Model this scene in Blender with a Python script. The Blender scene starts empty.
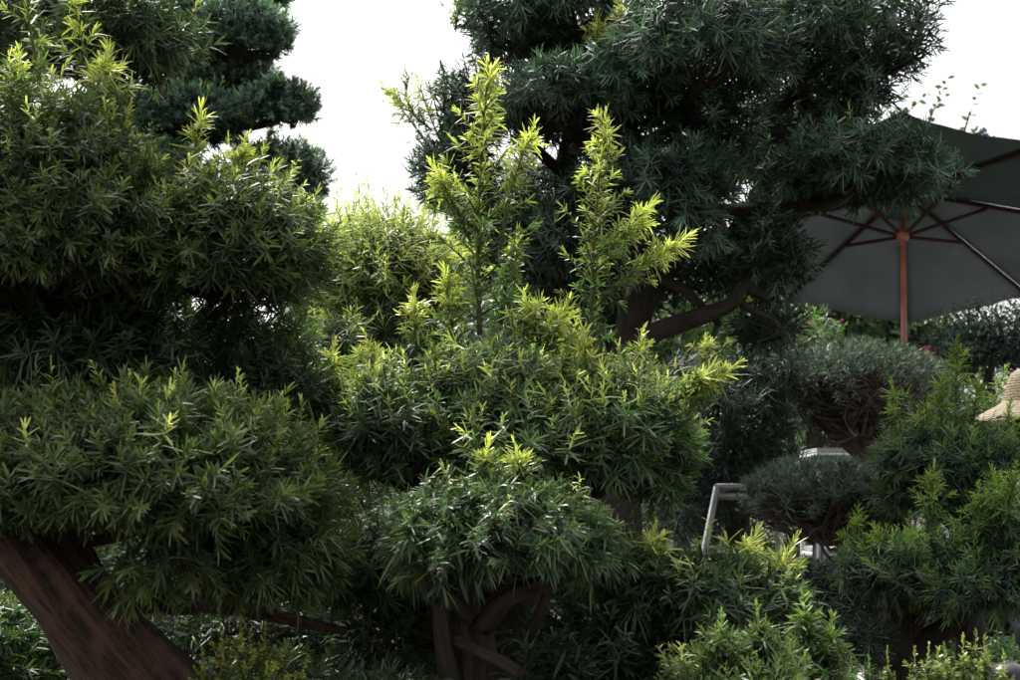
import bpy, math
import numpy as np
from mathutils import Vector, Matrix

# ------------------------------------------------------------------ camera
S = bpy.context.scene
COL = S.collection
F = 1417.0                       # focal length in photo pixels (1020 wide)
CAM = np.array([0.0, 0.0, 1.2])
PITCH = math.atan(160 / F)
cam_d = bpy.data.cameras.new("camera")
cam_d.sensor_width = 36
cam_d.lens = 36 * F / 1020
cam_d.clip_start = 0.05
cam_d.clip_end = 3000
cam_d.dof.use_dof = True
cam_d.dof.focus_distance = 3.4
cam_d.dof.aperture_fstop = 8.0
cam = bpy.data.objects.new("camera", cam_d)
COL.objects.link(cam)
cam.location = CAM
cam.rotation_euler = (math.pi / 2 + PITCH, 0, 0)
S.camera = cam

# ------------------------------------------------------------------ sky, sun, exposure
SUN_EL = math.radians(58)
SUN_AZ = math.radians(-28)       # from +Y (straight ahead) towards -X (left)
w = bpy.data.worlds.new("World")
S.world = w
w.use_nodes = True
nt = w.node_tree
for n in list(nt.nodes):
    nt.nodes.remove(n)
out = nt.nodes.new("ShaderNodeOutputWorld")
bg = nt.nodes.new("ShaderNodeBackground")
sky = nt.nodes.new("ShaderNodeTexSky")
sky.sky_type = 'NISHITA'
sky.sun_disc = False
sky.sun_elevation = SUN_EL
sky.sun_rotation = SUN_AZ
sky.air_density = 1.2
sky.dust_density = 6.0
sky.ozone_density = 1.0
hs = nt.nodes.new("ShaderNodeHueSaturation")
hs.inputs["Saturation"].default_value = 0.34
hs.inputs["Value"].default_value = 1.15
# thin overcast: soft brighter cloud patches over the sky
tc = nt.nodes.new("ShaderNodeTexCoord")
nz = nt.nodes.new("ShaderNodeTexNoise")
nz.inputs["Scale"].default_value = 1.6
nz.inputs["Detail"].default_value = 4
rp = nt.nodes.new("ShaderNodeValToRGB")
rp.color_ramp.elements[0].position = 0.35
rp.color_ramp.elements[0].color = (1.0, 1.0, 1.0, 1)
rp.color_ramp.elements[1].position = 0.7
rp.color_ramp.elements[1].color = (1.35, 1.33, 1.3, 1)
mx = nt.nodes.new("ShaderNodeMixRGB")
mx.blend_type = 'MULTIPLY'
mx.inputs[0].default_value = 1
nt.links.new(tc.outputs["Generated"], nz.inputs["Vector"])
nt.links.new(nz.outputs["Fac"], rp.inputs[0])
nt.links.new(sky.outputs[0], hs.inputs["Color"])
nt.links.new(hs.outputs[0], mx.inputs[1])
nt.links.new(rp.outputs[0], mx.inputs[2])
nt.links.new(mx.outputs[0], bg.inputs["Color"])
bg.inputs["Strength"].default_value = 0.15
nt.links.new(bg.outputs[0], out.inputs[0])

sun_d = bpy.data.lights.new("sun", 'SUN')
sun_d.energy = 3.2
sun_d.angle = math.radians(9)
sun_d.color = (1.0, 0.97, 0.91)
sun = bpy.data.objects.new("sun", sun_d)
COL.objects.link(sun)
sv = Vector((math.sin(SUN_AZ) * math.cos(SUN_EL), math.cos(SUN_AZ) * math.cos(SUN_EL), math.sin(SUN_EL)))
sun.rotation_euler = sv.to_track_quat('Z', 'Y').to_euler()
sun.location = sv * 50

S.view_settings.view_transform = 'Standard'
S.view_settings.look = 'None'
S.view_settings.gamma = 1
S.view_settings.exposure = 0.65
S.render.engine = 'CYCLES'
S.cycles.max_bounces = 6
S.cycles.diffuse_bounces = 3
S.cycles.transmission_bounces = 4
S.cycles.glossy_bounces = 2

# ------------------------------------------------------------------ helpers
rng = np.random.default_rng(7)
cp, sp_ = math.cos(PITCH), math.sin(PITCH)


def at(px, py, D):
    """point seen at photo pixel (px, py), D metres ahead of the camera"""
    px = np.asarray(px, float); py = np.asarray(py, float); D = np.asarray(D, float)
    x = (px - 510) / F * D
    u = (340 - py) / F * D
    return np.stack([CAM[0] + x, CAM[1] + D * cp - u * sp_, CAM[2] + D * sp_ + u * cp], -1)


def norm(v):
    return v / np.maximum(np.linalg.norm(v, axis=-1, keepdims=True), 1e-9)


def tag(o, label=None, cat=None, group=None, kind=None):
    if label: o["label"] = label
    if cat: o["category"] = cat
    if group: o["group"] = group
    if kind: o["kind"] = kind
    return o


def empty(name, loc, label=None, cat=None, group=None):
    o = bpy.data.objects.new(name, None)
    COL.objects.link(o)
    o.location = tuple(loc)
    o.empty_display_size = 0.2
    return tag(o, label, cat, group)


def link(name, me, mat, parent=None):
    o = bpy.data.objects.new(name, me)
    COL.objects.link(o)
    if mat is not None and len(me.materials) == 0:
        me.materials.append(mat)
    if parent is not None:
        o.parent = parent
        org = parent
        off = Vector((0, 0, 0))
        while org is not None:
            off += Vector(org.location) if org.type == 'EMPTY' else Vector((0, 0, 0))
            org = org.parent
        me.transform(Matrix.Translation(-off))
    return o


# ---- leaves -------------------------------------------------------
class Leaves:
    def __init__(s):
        s.a = []

    def add(s, base, d, side, bend, L, W, col):
        s.a.append((base, d, side, bend, L, W, col))

    def build(s, name, mat, parent=None, seg=3):
        base = np.concatenate([a[0] for a in s.a]); d = np.concatenate([a[1] for a in s.a])
        side = np.concatenate([a[2] for a in s.a]); bend = np.concatenate([a[3] for a in s.a])
        L = np.concatenate([a[4] for a in s.a])[:, None]; W = np.concatenate([a[5] for a in s.a])[:, None]
        col = np.concatenate([a[6] for a in s.a])
        n = len(base)
        if seg == 3:
            ts, ws = (0, .28, .8), (.5, 1, .86)
        elif seg == 2:
            ts, ws = (0, .45), (.45, 1)
        else:
            ts, ws = (0.0, .18, .5, .8), (.12, .8, 1, .62)
        rows = []
        for t, k in zip(ts, ws):
            p = base + d * L * t + bend * L * t * t
            rows.append(p - side * W * .5 * k); rows.append(p + side * W * .5 * k)
        rows.append(base + d * L + bend * L)
        nv = len(rows)
        V = np.stack(rows, 1).reshape(-1, 3)
        m = len(ts)
        loops = []
        sizes = []
        for i in range(m - 1):
            loops += [2 * i, 2 * i + 1, 2 * i + 3, 2 * i + 2]; sizes.append(4)
        loops += [2 * m - 2, 2 * m - 1, 2 * m]; sizes.append(3)
        lp = (np.array(loops)[None] + (np.arange(n) * nv)[:, None]).ravel()
        starts = np.concatenate([[0], np.cumsum(sizes)[:-1]])
        st = (starts[None] + (np.arange(n) * len(loops))[:, None]).ravel()
        me = bpy.data.meshes.new(name)
        me.vertices.add(n * nv); me.vertices.foreach_set("co", V.astype(np.float32).ravel())
        me.loops.add(len(lp)); me.loops.foreach_set("vertex_index", lp.astype(np.int32))
        me.polygons.add(len(st)); me.polygons.foreach_set("loop_start", st.astype(np.int32))
        me.update(calc_edges=True)
        me.polygons.foreach_set("use_smooth", np.ones(len(st), bool))
        at_ = me.attributes.new("leafcol", 'FLOAT_COLOR', 'POINT')
        c4 = np.ones((n, nv, 4), np.float32); c4[:, :, :3] = col[:, None, :]
        at_.data.foreach_set("color", c4.ravel())
        global NLEAF
        NLEAF += n
        return link(name, me, mat, parent)


NLEAF = 0


def frames(A):
    ref = np.where(np.abs(A[:, 2:3]) > .9, np.array([[1., 0, 0]]), np.array([[0, 0, 1.]]))
    u = norm(np.cross(A, ref)); v = np.cross(A, u)
    return u, v


def shoots(buf, P, A, ln, n, L, W, c0, c1, s0=88, s1=28, droop=.15, jit=20, tipshort=.35, dim=None):
    """n leaves spiralled up each shoot; P base, A axis, ln length"""
    m = len(P)
    if W < .008: n = int(n * 1.2)
    A = norm(A); u, v = frames(A)
    ln = np.broadcast_to(ln, (m,))
    s = (np.arange(n)[None] + rng.random((m, n))) / n
    th = np.arange(n)[None] * 2.39996 + rng.random((m, 1)) * 6.28 + rng.normal(0, .25, (m, n))
    ph = np.radians(s0 + (s1 - s0) * s ** 1.1 + rng.normal(0, jit, (m, n)))
    rad = np.cos(th)[..., None] * u[:, None] + np.sin(th)[..., None] * v[:, None]
    Ab = A[:, None]
    d = norm(np.cos(ph)[..., None] * Ab + np.sin(ph)[..., None] * rad)
    side = norm(np.cross(Ab + 0 * d, d) + rng.normal(0, .25, d.shape))
    base = P[:, None] + Ab * (ln[:, None] * s)[..., None]
    LL = L * (.6 + .55 * rng.random((m, n))) * (1 - tipshort * s ** 2) * (.6 + .65 * rng.random((m, 1))) * np.where(rng.random((m, n)) < .12, .45, 1)
    WW = W * (.52 + .32 * rng.random((m, n)))
    dr = droop * (.3 + 1.2 * rng.random((m, n)))
    bend = np.zeros_like(d); bend[..., 2] = -dr
    bend += np.cross(d, side) * rng.normal(.0, .16, (m, n))[..., None] + side * rng.normal(0, .10, (m, n))[..., None]
    c0 = np.broadcast_to(np.asarray(c0, float), (m, 3)); c1 = np.broadcast_to(np.asarray(c1, float), (m, 3))
    k = (s ** 1.4)[..., None]
    col = c0[:, None] * (1 - k) + c1[:, None] * k
    col = col * (.65 + .7 * rng.random((m, 1, 1))) * (.7 + .6 * rng.random((m, n, 1)))
    # the odd yellowed leaf
    yl = rng.random((m, n, 1)) < .008
    col = np.where(yl, np.array([.17, .15, .03]), col)
    r = lambda q: q.reshape(-1, 3)
    buf.add(r(base), r(d), r(side), r(bend), LL.ravel(), WW.ravel(), r(col))


# ---- tubes --------------------------------------------------------
class Tubes:
    def __init__(s):
        s.V = []; s.Fq = []; s.U = []; s.n = 0

    def tube(s, pts, rad, sides=8, sub=4, rough=.0, seed=0, flute=0.0, grain=0.0):
        pts = np.asarray(pts, float); rad = np.asarray(rad, float)
        if sub > 1 and len(pts) > 2:
            q = np.vstack([2 * pts[0] - pts[1], pts, 2 * pts[-1] - pts[-2]])
            r_ = np.concatenate([[rad[0]], rad, [rad[-1]]])
            P = []; R = []
            for i in range(1, len(q) - 2):
                for k in range(sub):
                    t = k / sub
                    a, b, c, d = q[i - 1], q[i], q[i + 1], q[i + 2]
                    P.append(.5 * (2 * b + (c - a) * t + (2 * a - 5 * b + 4 * c - d) * t * t + (3 * b - 3 * c + d - a) * t ** 3))
                    R.append(r_[i] * (1 - t) + r_[i + 1] * t)
            P.append(pts[-1]); R.append(rad[-1])
            pts = np.array(P); rad = np.array(R)
        m = len(pts)
        T = norm(np.gradient(pts, axis=0))
        N = np.zeros_like(T)
        n0 = np.cross(T[0], [0.3, 1, .2]); n0 /= np.linalg.norm(n0)
        for i in range(m):
            n0 = n0 - T[i] * np.dot(n0, T[i]); n0 /= np.linalg.norm(n0); N[i] = n0
        B = np.cross(T, N)
        a = np.arange(sides) / sides * 2 * math.pi
        lr = np.random.default_rng(seed + 11)
        rr = np.ones((m, sides))
        L = np.concatenate([[0], np.cumsum(np.linalg.norm(np.diff(pts, axis=0), axis=1))])
        if rough:
            for k in range(5):
                fa = lr.integers(1, 5); fl = lr.random() * 18; p1 = lr.random() * 6
                rr += rough * .5 * np.sin(fa * a[None] + fl * L[:, None] + p1) * lr.random()
        if flute:
            tw = L[:, None] * 1.5
            rr += flute * (np.abs(np.sin(3.5 * (a[None] + tw * .3) + .8)) - .5) + flute * .6 * np.sin(9 * a[None] + 2 * np.sin(4 * L[:, None]))
        if grain:
            for k in range(14):
                fa = lr.integers(9, sides // 3); ph_ = lr.random() * 6 + 1.6 * np.sin(L[:, None] * lr.uniform(3, 14) + lr.random() * 6)
                win = np.clip(np.sin(L[:, None] * lr.uniform(4, 16) + a[None] * lr.integers(1, 4) + lr.random() * 6), 0, 1)
                rr += grain * np.sin(fa * a[None] + ph_) * win
            rr -= grain * 3 * np.clip(np.sin(3 * a[None] + 5 * np.sin(L[:, None] * 5)) - .75, 0, 1)
        rr = rr * rad[:, None]
        V = pts[:, None] + rr[..., None] * (np.cos(a)[None, :, None] * N[:, None] + np.sin(a)[None, :, None] * B[:, None])
        U = np.stack([np.cos(a)[None] * rad[:, None] + 0 * rr, np.sin(a)[None] * rad[:, None] + 0 * rr, L[:, None] + 0 * rr + seed * 1.7], -1)
        b = s.n
        s.V.append(V.reshape(-1, 3)); s.U.append(U.reshape(-1, 3))
        i = np.arange(m - 1)[:, None] * sides; j = np.arange(sides)[None]; j2 = (j + 1) % sides
        q = np.stack([i + j, i + j2, i + sides + j2, i + sides + j], -1).reshape(-1, 4) + b
        s.Fq.append(q)
        s.V.append(np.array([pts[-1] + T[-1] * rad[-1] * .5])); s.U.append(np.array([[0, 0, L[-1]]]))
        tip = b + m * sides
        last = b + (m - 1) * sides
        s.Fq.append(np.stack([last + np.arange(sides), last + (np.arange(sides) + 1) % sides, np.full(sides, tip), np.full(sides, -1)], -1))
        s.n += m * sides + 1
        s.V.append(np.array([pts[0]])); s.U.append(np.array([[0, 0, 0.]]))
        s.Fq.append(np.stack([b + (np.arange(sides) + 1) % sides, b + np.arange(sides), np.full(sides, s.n), np.full(sides, -1)], -1))
        s.n += 1

    def build(s, name, mat, parent=None):
        V = np.concatenate(s.V); U = np.concatenate(s.U); Q = np.concatenate(s.Fq)
        tri = Q[:, 3] < 0
        sizes = np.where(tri, 3, 4)
        lp = Q.ravel(); lp = lp[lp >= 0]
        st = np.concatenate([[0], np.cumsum(sizes)[:-1]])
        me = bpy.data.meshes.new(name)
        me.vertices.add(len(V)); me.vertices.foreach_set("co", V.astype(np.float32).ravel())
        me.loops.add(len(lp)); me.loops.foreach_set("vertex_index", lp.astype(np.int32))
        me.polygons.add(len(st)); me.polygons.foreach_set("loop_start", st.astype(np.int32))
        me.update(calc_edges=True)
        me.polygons.foreach_set("use_smooth", np.ones(len(st), bool))
        a_ = me.attributes.new("buv", 'FLOAT_VECTOR', 'POINT')
        a_.data.foreach_set("vector", U.astype(np.float32).ravel())
        return link(name, me, mat, parent)


# ---- materials ----------------------------------------------------
def mat_new(name):
    m = bpy.data.materials.new(name); m.use_nodes = True
    t = m.node_tree
    for n in list(t.nodes): t.nodes.remove(n)
    o = t.nodes.new("ShaderNodeOutputMaterial")
    return m, t, o


def leaf_mat(name, rough=.42, trans=.4, tint=(1.15, 1.2, .75), spec=.5):
    m, t, o = mat_new(name)
    at_ = t.nodes.new("ShaderNodeAttribute"); at_.attribute_name = "leafcol"
    p = t.nodes.new("ShaderNodeBsdfPrincipled")
    p.inputs["Roughness"].default_value = rough
    p.inputs["Specular IOR Level"].default_value = spec
    # the backs of the leaves are paler and more matt
    g = t.nodes.new("ShaderNodeNewGeometry")
    bk = t.nodes.new("ShaderNodeMixRGB"); bk.blend_type = 'MIX'
    pale = t.nodes.new("ShaderNodeMixRGB"); pale.blend_type = 'MULTIPLY'; pale.inputs[0].default_value = 1
    pale.inputs[2].default_value = (1.35, 1.2, 1.5, 1)
    t.links.new(at_.outputs["Color"], pale.inputs[1])
    t.links.new(g.outputs["Backfacing"], bk.inputs[0])
    t.links.new(at_.outputs["Color"], bk.inputs[1]); t.links.new(pale.outputs[0], bk.inputs[2])
    t.links.new(bk.outputs[0], p.inputs["Base Color"])
    tr = t.nodes.new("ShaderNodeBsdfTranslucent")
    tm = t.nodes.new("ShaderNodeMixRGB"); tm.blend_type = 'MULTIPLY'; tm.inputs[0].default_value = 1
    tm.inputs[2].default_value = (*tint, 1)
    t.links.new(at_.outputs["Color"], tm.inputs[1]); t.links.new(tm.outputs[0], tr.inputs["Color"])
    mix = t.nodes.new("ShaderNodeMixShader"); mix.inputs[0].default_value = trans
    t.links.new(p.outputs[0], mix.inputs[1]); t.links.new(tr.outputs[0], mix.inputs[2])
    t.links.new(mix.outputs[0], o.inputs[0])
    return m


def bark_mat(name, c1, c2, c3, scale=30, stretch=.12, bump=.6):
    m, t, o = mat_new(name)
    a = t.nodes.new("ShaderNodeAttribute"); a.attribute_name = "buv"
    mp = t.nodes.new("ShaderNodeMapping"); mp.inputs["Scale"].default_value = (1, 1, stretch)
    t.links.new(a.outputs["Vector"], mp.inputs[0])
    n = t.nodes.new("ShaderNodeTexNoise"); n.inputs["Scale"].default_value = scale; n.inputs["Detail"].default_value = 6
    n.inputs["Roughness"].default_value = .65; n.inputs["Distortion"].default_value = .6
    t.links.new(mp.outputs[0], n.inputs["Vector"])
    n2 = t.nodes.new("ShaderNodeTexNoise"); n2.inputs["Scale"].default_value = scale * .3; n2.inputs["Detail"].default_value = 3
    t.links.new(a.outputs["Vector"], n2.inputs["Vector"])
    r = t.nodes.new("ShaderNodeValToRGB")
    r.color_ramp.elements[0].position = .36; r.color_ramp.elements[0].color = (*c1, 1)
    r.color_ramp.elements[1].position = .62; r.color_ramp.elements[1].color = (*c2, 1)
    dk = tuple(k * 1.1 for k in c1)
    for po, co in ((.45, c2), (.49, dk), (.505, dk), (.54, c2)):
        e = r.color_ramp.elements.new(po); e.color = (*co, 1)
    r.color_ramp.elements[-1].position = .72; r.color_ramp.elements[-1].color = (*[k * 1.35 for k in c2], 1)
    t.links.new(n.outputs["Fac"], r.inputs[0])
    r2 = t.nodes.new("ShaderNodeValToRGB")
    r2.color_ramp.elements[0].position = .48; r2.color_ramp.elements[0].color = (0, 0, 0, 1)
    r2.color_ramp.elements[1].position = .62; r2.color_ramp.elements[1].color = (1, 1, 1, 1)
    t.links.new(n2.outputs["Fac"], r2.inputs[0])
    mx = t.nodes.new("ShaderNodeMixRGB"); mx.inputs[2].default_value = (*c3, 1)
    mf = t.nodes.new("ShaderNodeMath"); mf.operation = 'MULTIPLY'; mf.inputs[1].default_value = .75
    t.links.new(r2.outputs[0], mf.inputs[0])
    t.links.new(mf.outputs[0], mx.inputs[0]); t.links.new(r.outputs[0], mx.inputs[1])
    p = t.nodes.new("ShaderNodeBsdfPrincipled"); p.inputs["Roughness"].default_value = .85
    t.links.new(mx.outputs[0], p.inputs["Base Color"])
    b = t.nodes.new("ShaderNodeBump"); b.inputs["Strength"].default_value = bump; b.inputs["Distance"].default_value = .02
    t.links.new(n.outputs["Fac"], b.inputs["Height"]); t.links.new(b.outputs[0], p.inputs["Normal"])
    t.links.new(p.outputs[0], o.inputs[0])
    return m


def noise_mat(name, c1, c2, scale=5, rough=.8, metal=0, bump=.1, stretch=(1, 1, 1), trans=0, detail=5, bdist=.01, spec=.5):
    m, t, o = mat_new(name)
    tc = t.nodes.new("ShaderNodeTexCoord")
    mp = t.nodes.new("ShaderNodeMapping"); mp.inputs["Scale"].default_value = stretch
    t.links.new(tc.outputs["Object"], mp.inputs[0])
    n = t.nodes.new("ShaderNodeTexNoise"); n.inputs["Scale"].default_value = scale; n.inputs["Detail"].default_value = detail
    t.links.new(mp.outputs[0], n.inputs["Vector"])
    r = t.nodes.new("ShaderNodeValToRGB")
    r.color_ramp.elements[0].position = .35; r.color_ramp.elements[0].color = (*c1, 1)
    r.color_ramp.elements[1].position = .65; r.color_ramp.elements[1].color = (*c2, 1)
    t.links.new(n.outputs["Fac"], r.inputs[0])
    p = t.nodes.new("ShaderNodeBsdfPrincipled")
    p.inputs["Roughness"].default_value = rough; p.inputs["Metallic"].default_value = metal
    p.inputs["Specular IOR Level"].default_value = spec
    t.links.new(r.outputs[0], p.inputs["Base Color"])
    b = t.nodes.new("ShaderNodeBump"); b.inputs["Strength"].default_value = bump; b.inputs["Distance"].default_value = bdist
    t.links.new(n.outputs["Fac"], b.inputs["Height"]); t.links.new(b.outputs[0], p.inputs["Normal"])
    if trans:
        tr = t.nodes.new("ShaderNodeBsdfTranslucent"); t.links.new(r.outputs[0], tr.inputs["Color"])
        mi = t.nodes.new("ShaderNodeMixShader"); mi.inputs[0].default_value = trans
        t.links.new(p.outputs[0], mi.inputs[1]); t.links.new(tr.outputs[0], mi.inputs[2])
        t.links.new(mi.outputs[0], o.inputs[0])
    else:
        t.links.new(p.outputs[0], o.inputs[0])
    return m


LEAF = leaf_mat("leaf_green")
LEAFB = leaf_mat("leaf_blue_green", rough=.5, trans=.2, spec=.35)
PETAL = leaf_mat("petal", rough=.6, trans=.35, tint=(1, 1, 1))
BARK_RED = bark_mat("bark_red_brown", (.014, .009, .007), (.088, .046, .029), (.13, .07, .042), 75, .06, 1.0)
BARK_DARK = bark_mat("bark_dark", (.009, .007, .005), (.032, .023, .017), (.042, .031, .022), 40, .15, .6)
BARK_GREY = bark_mat("bark_grey", (.035, .028, .022), (.11, .088, .07), (.13, .1, .08), 40, .2, .5)
STEM_GREEN = bark_mat("green_stem", (.06, .07, .02), (.13, .13, .04), (.15, .11, .05), 60, .3, .2)

YOUNG = np.array([.58, .66, .17])
OLIVE = np.array([.044, .080, .026]); OLIVE_T = np.array([.11, .168, .045])
MIDG = np.array([.038, .072, .028]); MIDG_T = np.array([.074, .132, .046])
BLUE = np.array([.028, .054, .036]); BLUE_T = np.array([.052, .100, .054])
FRESH = np.array([.052, .108, .038]); FRESH_T = np.array([.12, .225, .058])


# ---- foliage pad --------------------------------------------------
def pad(tree, px, py, rx, ry, D, dz=None, L=.055, W=.0065, n=20, dens=2.9, ln=.05, c0=MIDG, c1=MIDG_T,
        young=.0, yc=YOUNG, skirt=-.35, up=.45, droop=.18, lump=.16, fill=1.0, mat=None, frm=None, twigs=14,
        seg=3, bark=None, brad=.014, flat=.55, s0=88, s1=28, thick=.3, yhi=.2, name="foliage_pad", label=None, stemtop=None, shrink=.45):
    """a clipped cloud of shoots: (px,py) centre of its widest line, rx, ry photo pixels, D metres"""
    mat = mat or LEAF
    L = L * rng.uniform(.84, 1.1)
    c = at(px, py, D)
    k = D / F
    R = np.array([rx * k, (dz if dz else rx * k * .85), ry * k])
    R = np.maximum(R - L * shrink, R * .55)
    area = 2 * math.pi * ((R[0] * R[1] + R[0] * R[2] + R[1] * R[2]) / 3) * 1.3
    m = int(dens * area / (L * L))
    # lumps
    bd = norm(rng.normal(size=(14, 3))); ba = rng.uniform(-.8, 1, 14) * lump
    bd2 = norm(rng.normal(size=(46, 3))); ba2 = rng.uniform(-1, 1, 46) * lump * .9
    def sample(m):
        d = norm(rng.normal(size=(m * 3, 3)))
        d = d[d[:, 2] > skirt][:m]
        return d
    def shape(d):
        f = 1 + (np.exp(-8 * (1 - d @ bd.T)) * ba).sum(1) + (np.exp(-45 * (1 - d @ bd2.T)) * ba2).sum(1)
        q = d * R * f[:, None]
        q[:, 2] = np.where(d[:, 2] < 0, q[:, 2] * flat, q[:, 2])
        return q
    d = sample(m)
    q = shape(d)
    depth = 1 - thick * rng.random(len(d)) ** 1.3 + np.abs(rng.normal(0, .03, len(d)))
    P = c + q * depth[:, None]
    nrm = norm(d / R)
    A = norm(nrm * .8 + np.array([0, 0, up]) + rng.normal(0, .42, d.shape))
    buf = Leaves()
    # clumped colour drift between shoots of the same pad (age)
    hue = np.sin(d @ rng.normal(0, 3, 3) + rng.random() * 6) * .5 + .5
    cc0 = c0 * (.8 + .4 * hue[:, None]); cc1 = c1 * (.75 + .5 * hue[:, None])
    isy = np.zeros(len(d), bool)
    if young:
        cl = norm(rng.normal(size=(9, 3)) * [1, 1, .6] + [0, 0, .5])
        near = (np.exp(-10 * (1 - d @ cl.T)).max(1))
        pr = young * (.25 + 1.6 * near) * np.clip((d[:, 2] - yhi) * 3 + .3, 0, 1.2) * (depth > 1 - thick * .55)
        isy = rng.random(len(d)) < pr
    o = ~isy
    shoots(buf, P[o] - A[o] * ln * .4, A[o], ln * (.7 + .6 * rng.random(o.sum())), n, L, W, cc0[o], cc1[o], s0, s1, droop)
    if isy.any():
        my = isy.sum()
        Ay = norm(A[isy] + [0, 0, .35])
        mixk = rng.random((my, 1)) ** .45
        yy = cc1[isy] * (1 - mixk) + yc * mixk
        shoots(buf, P[isy] - Ay * ln * .2, Ay, ln * (1.0 + .9 * rng.random(my)), n, L * .85, W * .9, cc1[isy], yy * 1.1, s0, s1 - 6, droop * 1.2, tipshort=.4)
    # inner, older leaves
    nf = int(m * n * .35 * fill)
    if nf:
        d2 = sample(nf); nf = len(d2)
        P2 = c + shape(d2) * (.25 + .6 * rng.random((nf, 1)) ** .6)
        dd = norm(rng.normal(size=(nf, 3)) + d2 * .6); sd = norm(np.cross(dd, rng.normal(size=(nf, 3))))
        buf.add(P2, dd, sd, np.zeros((nf, 3)), L * (.7 + .5 * rng.random(nf)), W * 1.25 * np.ones(nf), c0 * (.6 + .5 * rng.random((nf, 1))))
    ob = buf.build(name, mat, tree, seg)
    if label: ob["label"] = label
    # branch and twigs inside
    if frm is not None or stemtop is not None:
        t = Tubes()
        foot = c + np.array([0, 0, -R[2] * flat * .6])
        if frm is not None:
            f0 = np.asarray(frm, float)
            mid = (f0 + foot) / 2 + rng.normal(0, .12, 3) * np.linalg.norm(foot - f0) * [1, 1, .5] - [0, 0, .03]
            t.tube([f0, f0 * .6 + mid * .4, mid, foot, foot + (c - foot) * .7], np.array([1.25, 1.1, 1, .7, .45]) * brad, 8, 5, .15, int(px))
        idx = rng.choice(len(P), min(twigs, len(P)), replace=False)
        for i in idx:
            e = P[i]; v_ = e - foot
            j = rng.normal(0, .1, 3) * np.linalg.norm(v_)
            st = foot + (v_ * [1, 1, 0]) * rng.uniform(0, .2)
            t.tube([st, st + v_ * [.5, .5, .3] + j, e], [brad * .42, brad * .3, brad * .12], 5, 3)
        t.build("branch", bark or BARK_DARK, tree)
    return ob


def leader(tree, p0, p1, D0, D1, nl=26, L=.05, W=.006, lat=.12, c0=FRESH, c1=YOUNG, bend=.02, gstart=.35, rad=.005, n=16, stem=True, name="young_shoot", taper=.8, mat=None, low=.6):
    """long new shoot with side sprigs: green low down, yellow at the top"""
    a = at(p0[0], p0[1], D0); b = at(p1[0], p1[1], D1)
    H = np.linalg.norm(b - a)
    wob = rng.normal(0, bend, 3)
    def pos(s):
        s = np.asarray(s)[:, None]
        return a + (b - a) * s + wob * np.sin(s * 3.1) * H * 2
    ax = norm((b - a)[None])[0]
    buf = Leaves()
    s = np.linspace(.06, .97, nl) + rng.normal(0, .01, nl)
    P = pos(s)
    th = np.arange(nl) * 2.4 + rng.random() * 6
    u, v = frames(ax[None])
    radv = np.cos(th)[:, None] * u + np.sin(th)[:, None] * v
    upk = .55 + .8 * s[:, None]
    Al = norm(radv + ax * upk + rng.normal(0, .15, (nl, 3)))
    ll = lat * (1 - taper * s ** 1.5) * (.45 + .8 * rng.random(nl)) * np.clip(low + s * 1.5, 0, 1)
    g = np.clip((s - gstart) / (.62) + rng.normal(0, .12, nl), 0, 1)[:, None]
    tipc = FRESH_T * .8 * (1 - g) + c1 * g
    midc = c0 * .9 * (1 - g) + (c0 * .4 + c1 * .45) * g
    m = mat or LEAF
    shoots(buf, P, Al, ll, n, L * .8, W, midc, tipc, 80, 38, .18, 14)
    shoots(buf, P + Al * ll[:, None] * .9, Al, .012, 9, L * .75, W, tipc, tipc * 1.15, 70, 12, .2, 14)
    # leaves straight on the stem
    nn = int(nl * 1.1)
    s2 = np.linspace(.02, .99, nn); P2 = pos(s2)
    g2 = np.clip((s2 - gstart) / .6, 0, 1)[:, None]
    shoots(buf, P2, np.repeat(ax[None], nn, 0) + rng.normal(0, .1, (nn, 3)), H / nn * 1.3, 8, L * (.9), W, c0 * (1 - g2) + c1 * g2 * .8, FRESH_T * (1 - g2) + c1 * g2, 72, 40, .12, 12)
    # crown of the leader
    shoots(buf, pos([.97]), ax[None], .05, 22, L * .85, W, c1 * .8, c1 * 1.1, 70, 8, .12)
    o = buf.build(name, m, tree, 3)
    t = Tubes()
    ss = np.linspace(0, 1, 9)
    t.tube(pos(ss), rad * (1.1 - .8 * ss), 6, 2, .05)
    for i in range(nl):
        t.tube([P[i], P[i] + Al[i] * ll[i] * .5, P[i] + Al[i] * ll[i]], [rad * .45, rad * .35, rad * .15], 5, 1)
    t.build("stem", STEM_GREEN, tree if False else o)
    return o


def trunk(tree, pts, mat, name="trunk", sides=20, rough=.12, flute=.06, seed=1, forks=(), grain=0.0):
    t = Tubes()
    P = np.array([at(p[0], p[1], p[2]) for p in pts]); R = [p[3] for p in pts]
    t.tube(P, R, sides, 26 if grain else 8, rough, seed, flute, grain)
    for f in forks:
        Pf = np.array([at(p[0], p[1], p[2]) for p in f])
        t.tube(Pf, [p[3] for p in f], max(8, sides // 2), 6, rough * 1.3, seed + 3, flute * .6)
    return t.build(name, mat, tree)


def root_at(px, py, D):
    p = at(px, py, D); return (p[0], p[1], 0.0)

# ================================================================== SETTING
def sheet(name, x0, x1, y0, y1, z, mat, nx=2, ny=2, amp=0):
    me = bpy.data.meshes.new(name)
    xs = np.linspace(x0, x1, nx); ys = np.linspace(y0, y1, ny)
    vs = [(x, y, z + (amp * math.sin(x * 1.3) * math.cos(y * .9) if amp else 0)) for y in ys for x in xs]
    fs = [(j * nx + i, j * nx + i + 1, (j + 1) * nx + i + 1, (j + 1) * nx + i) for j in range(ny - 1) for i in range(nx - 1)]
    me.from_pydata(vs, [], fs)
    o = link(name, me, mat); o["kind"] = "structure"
    return o

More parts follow.
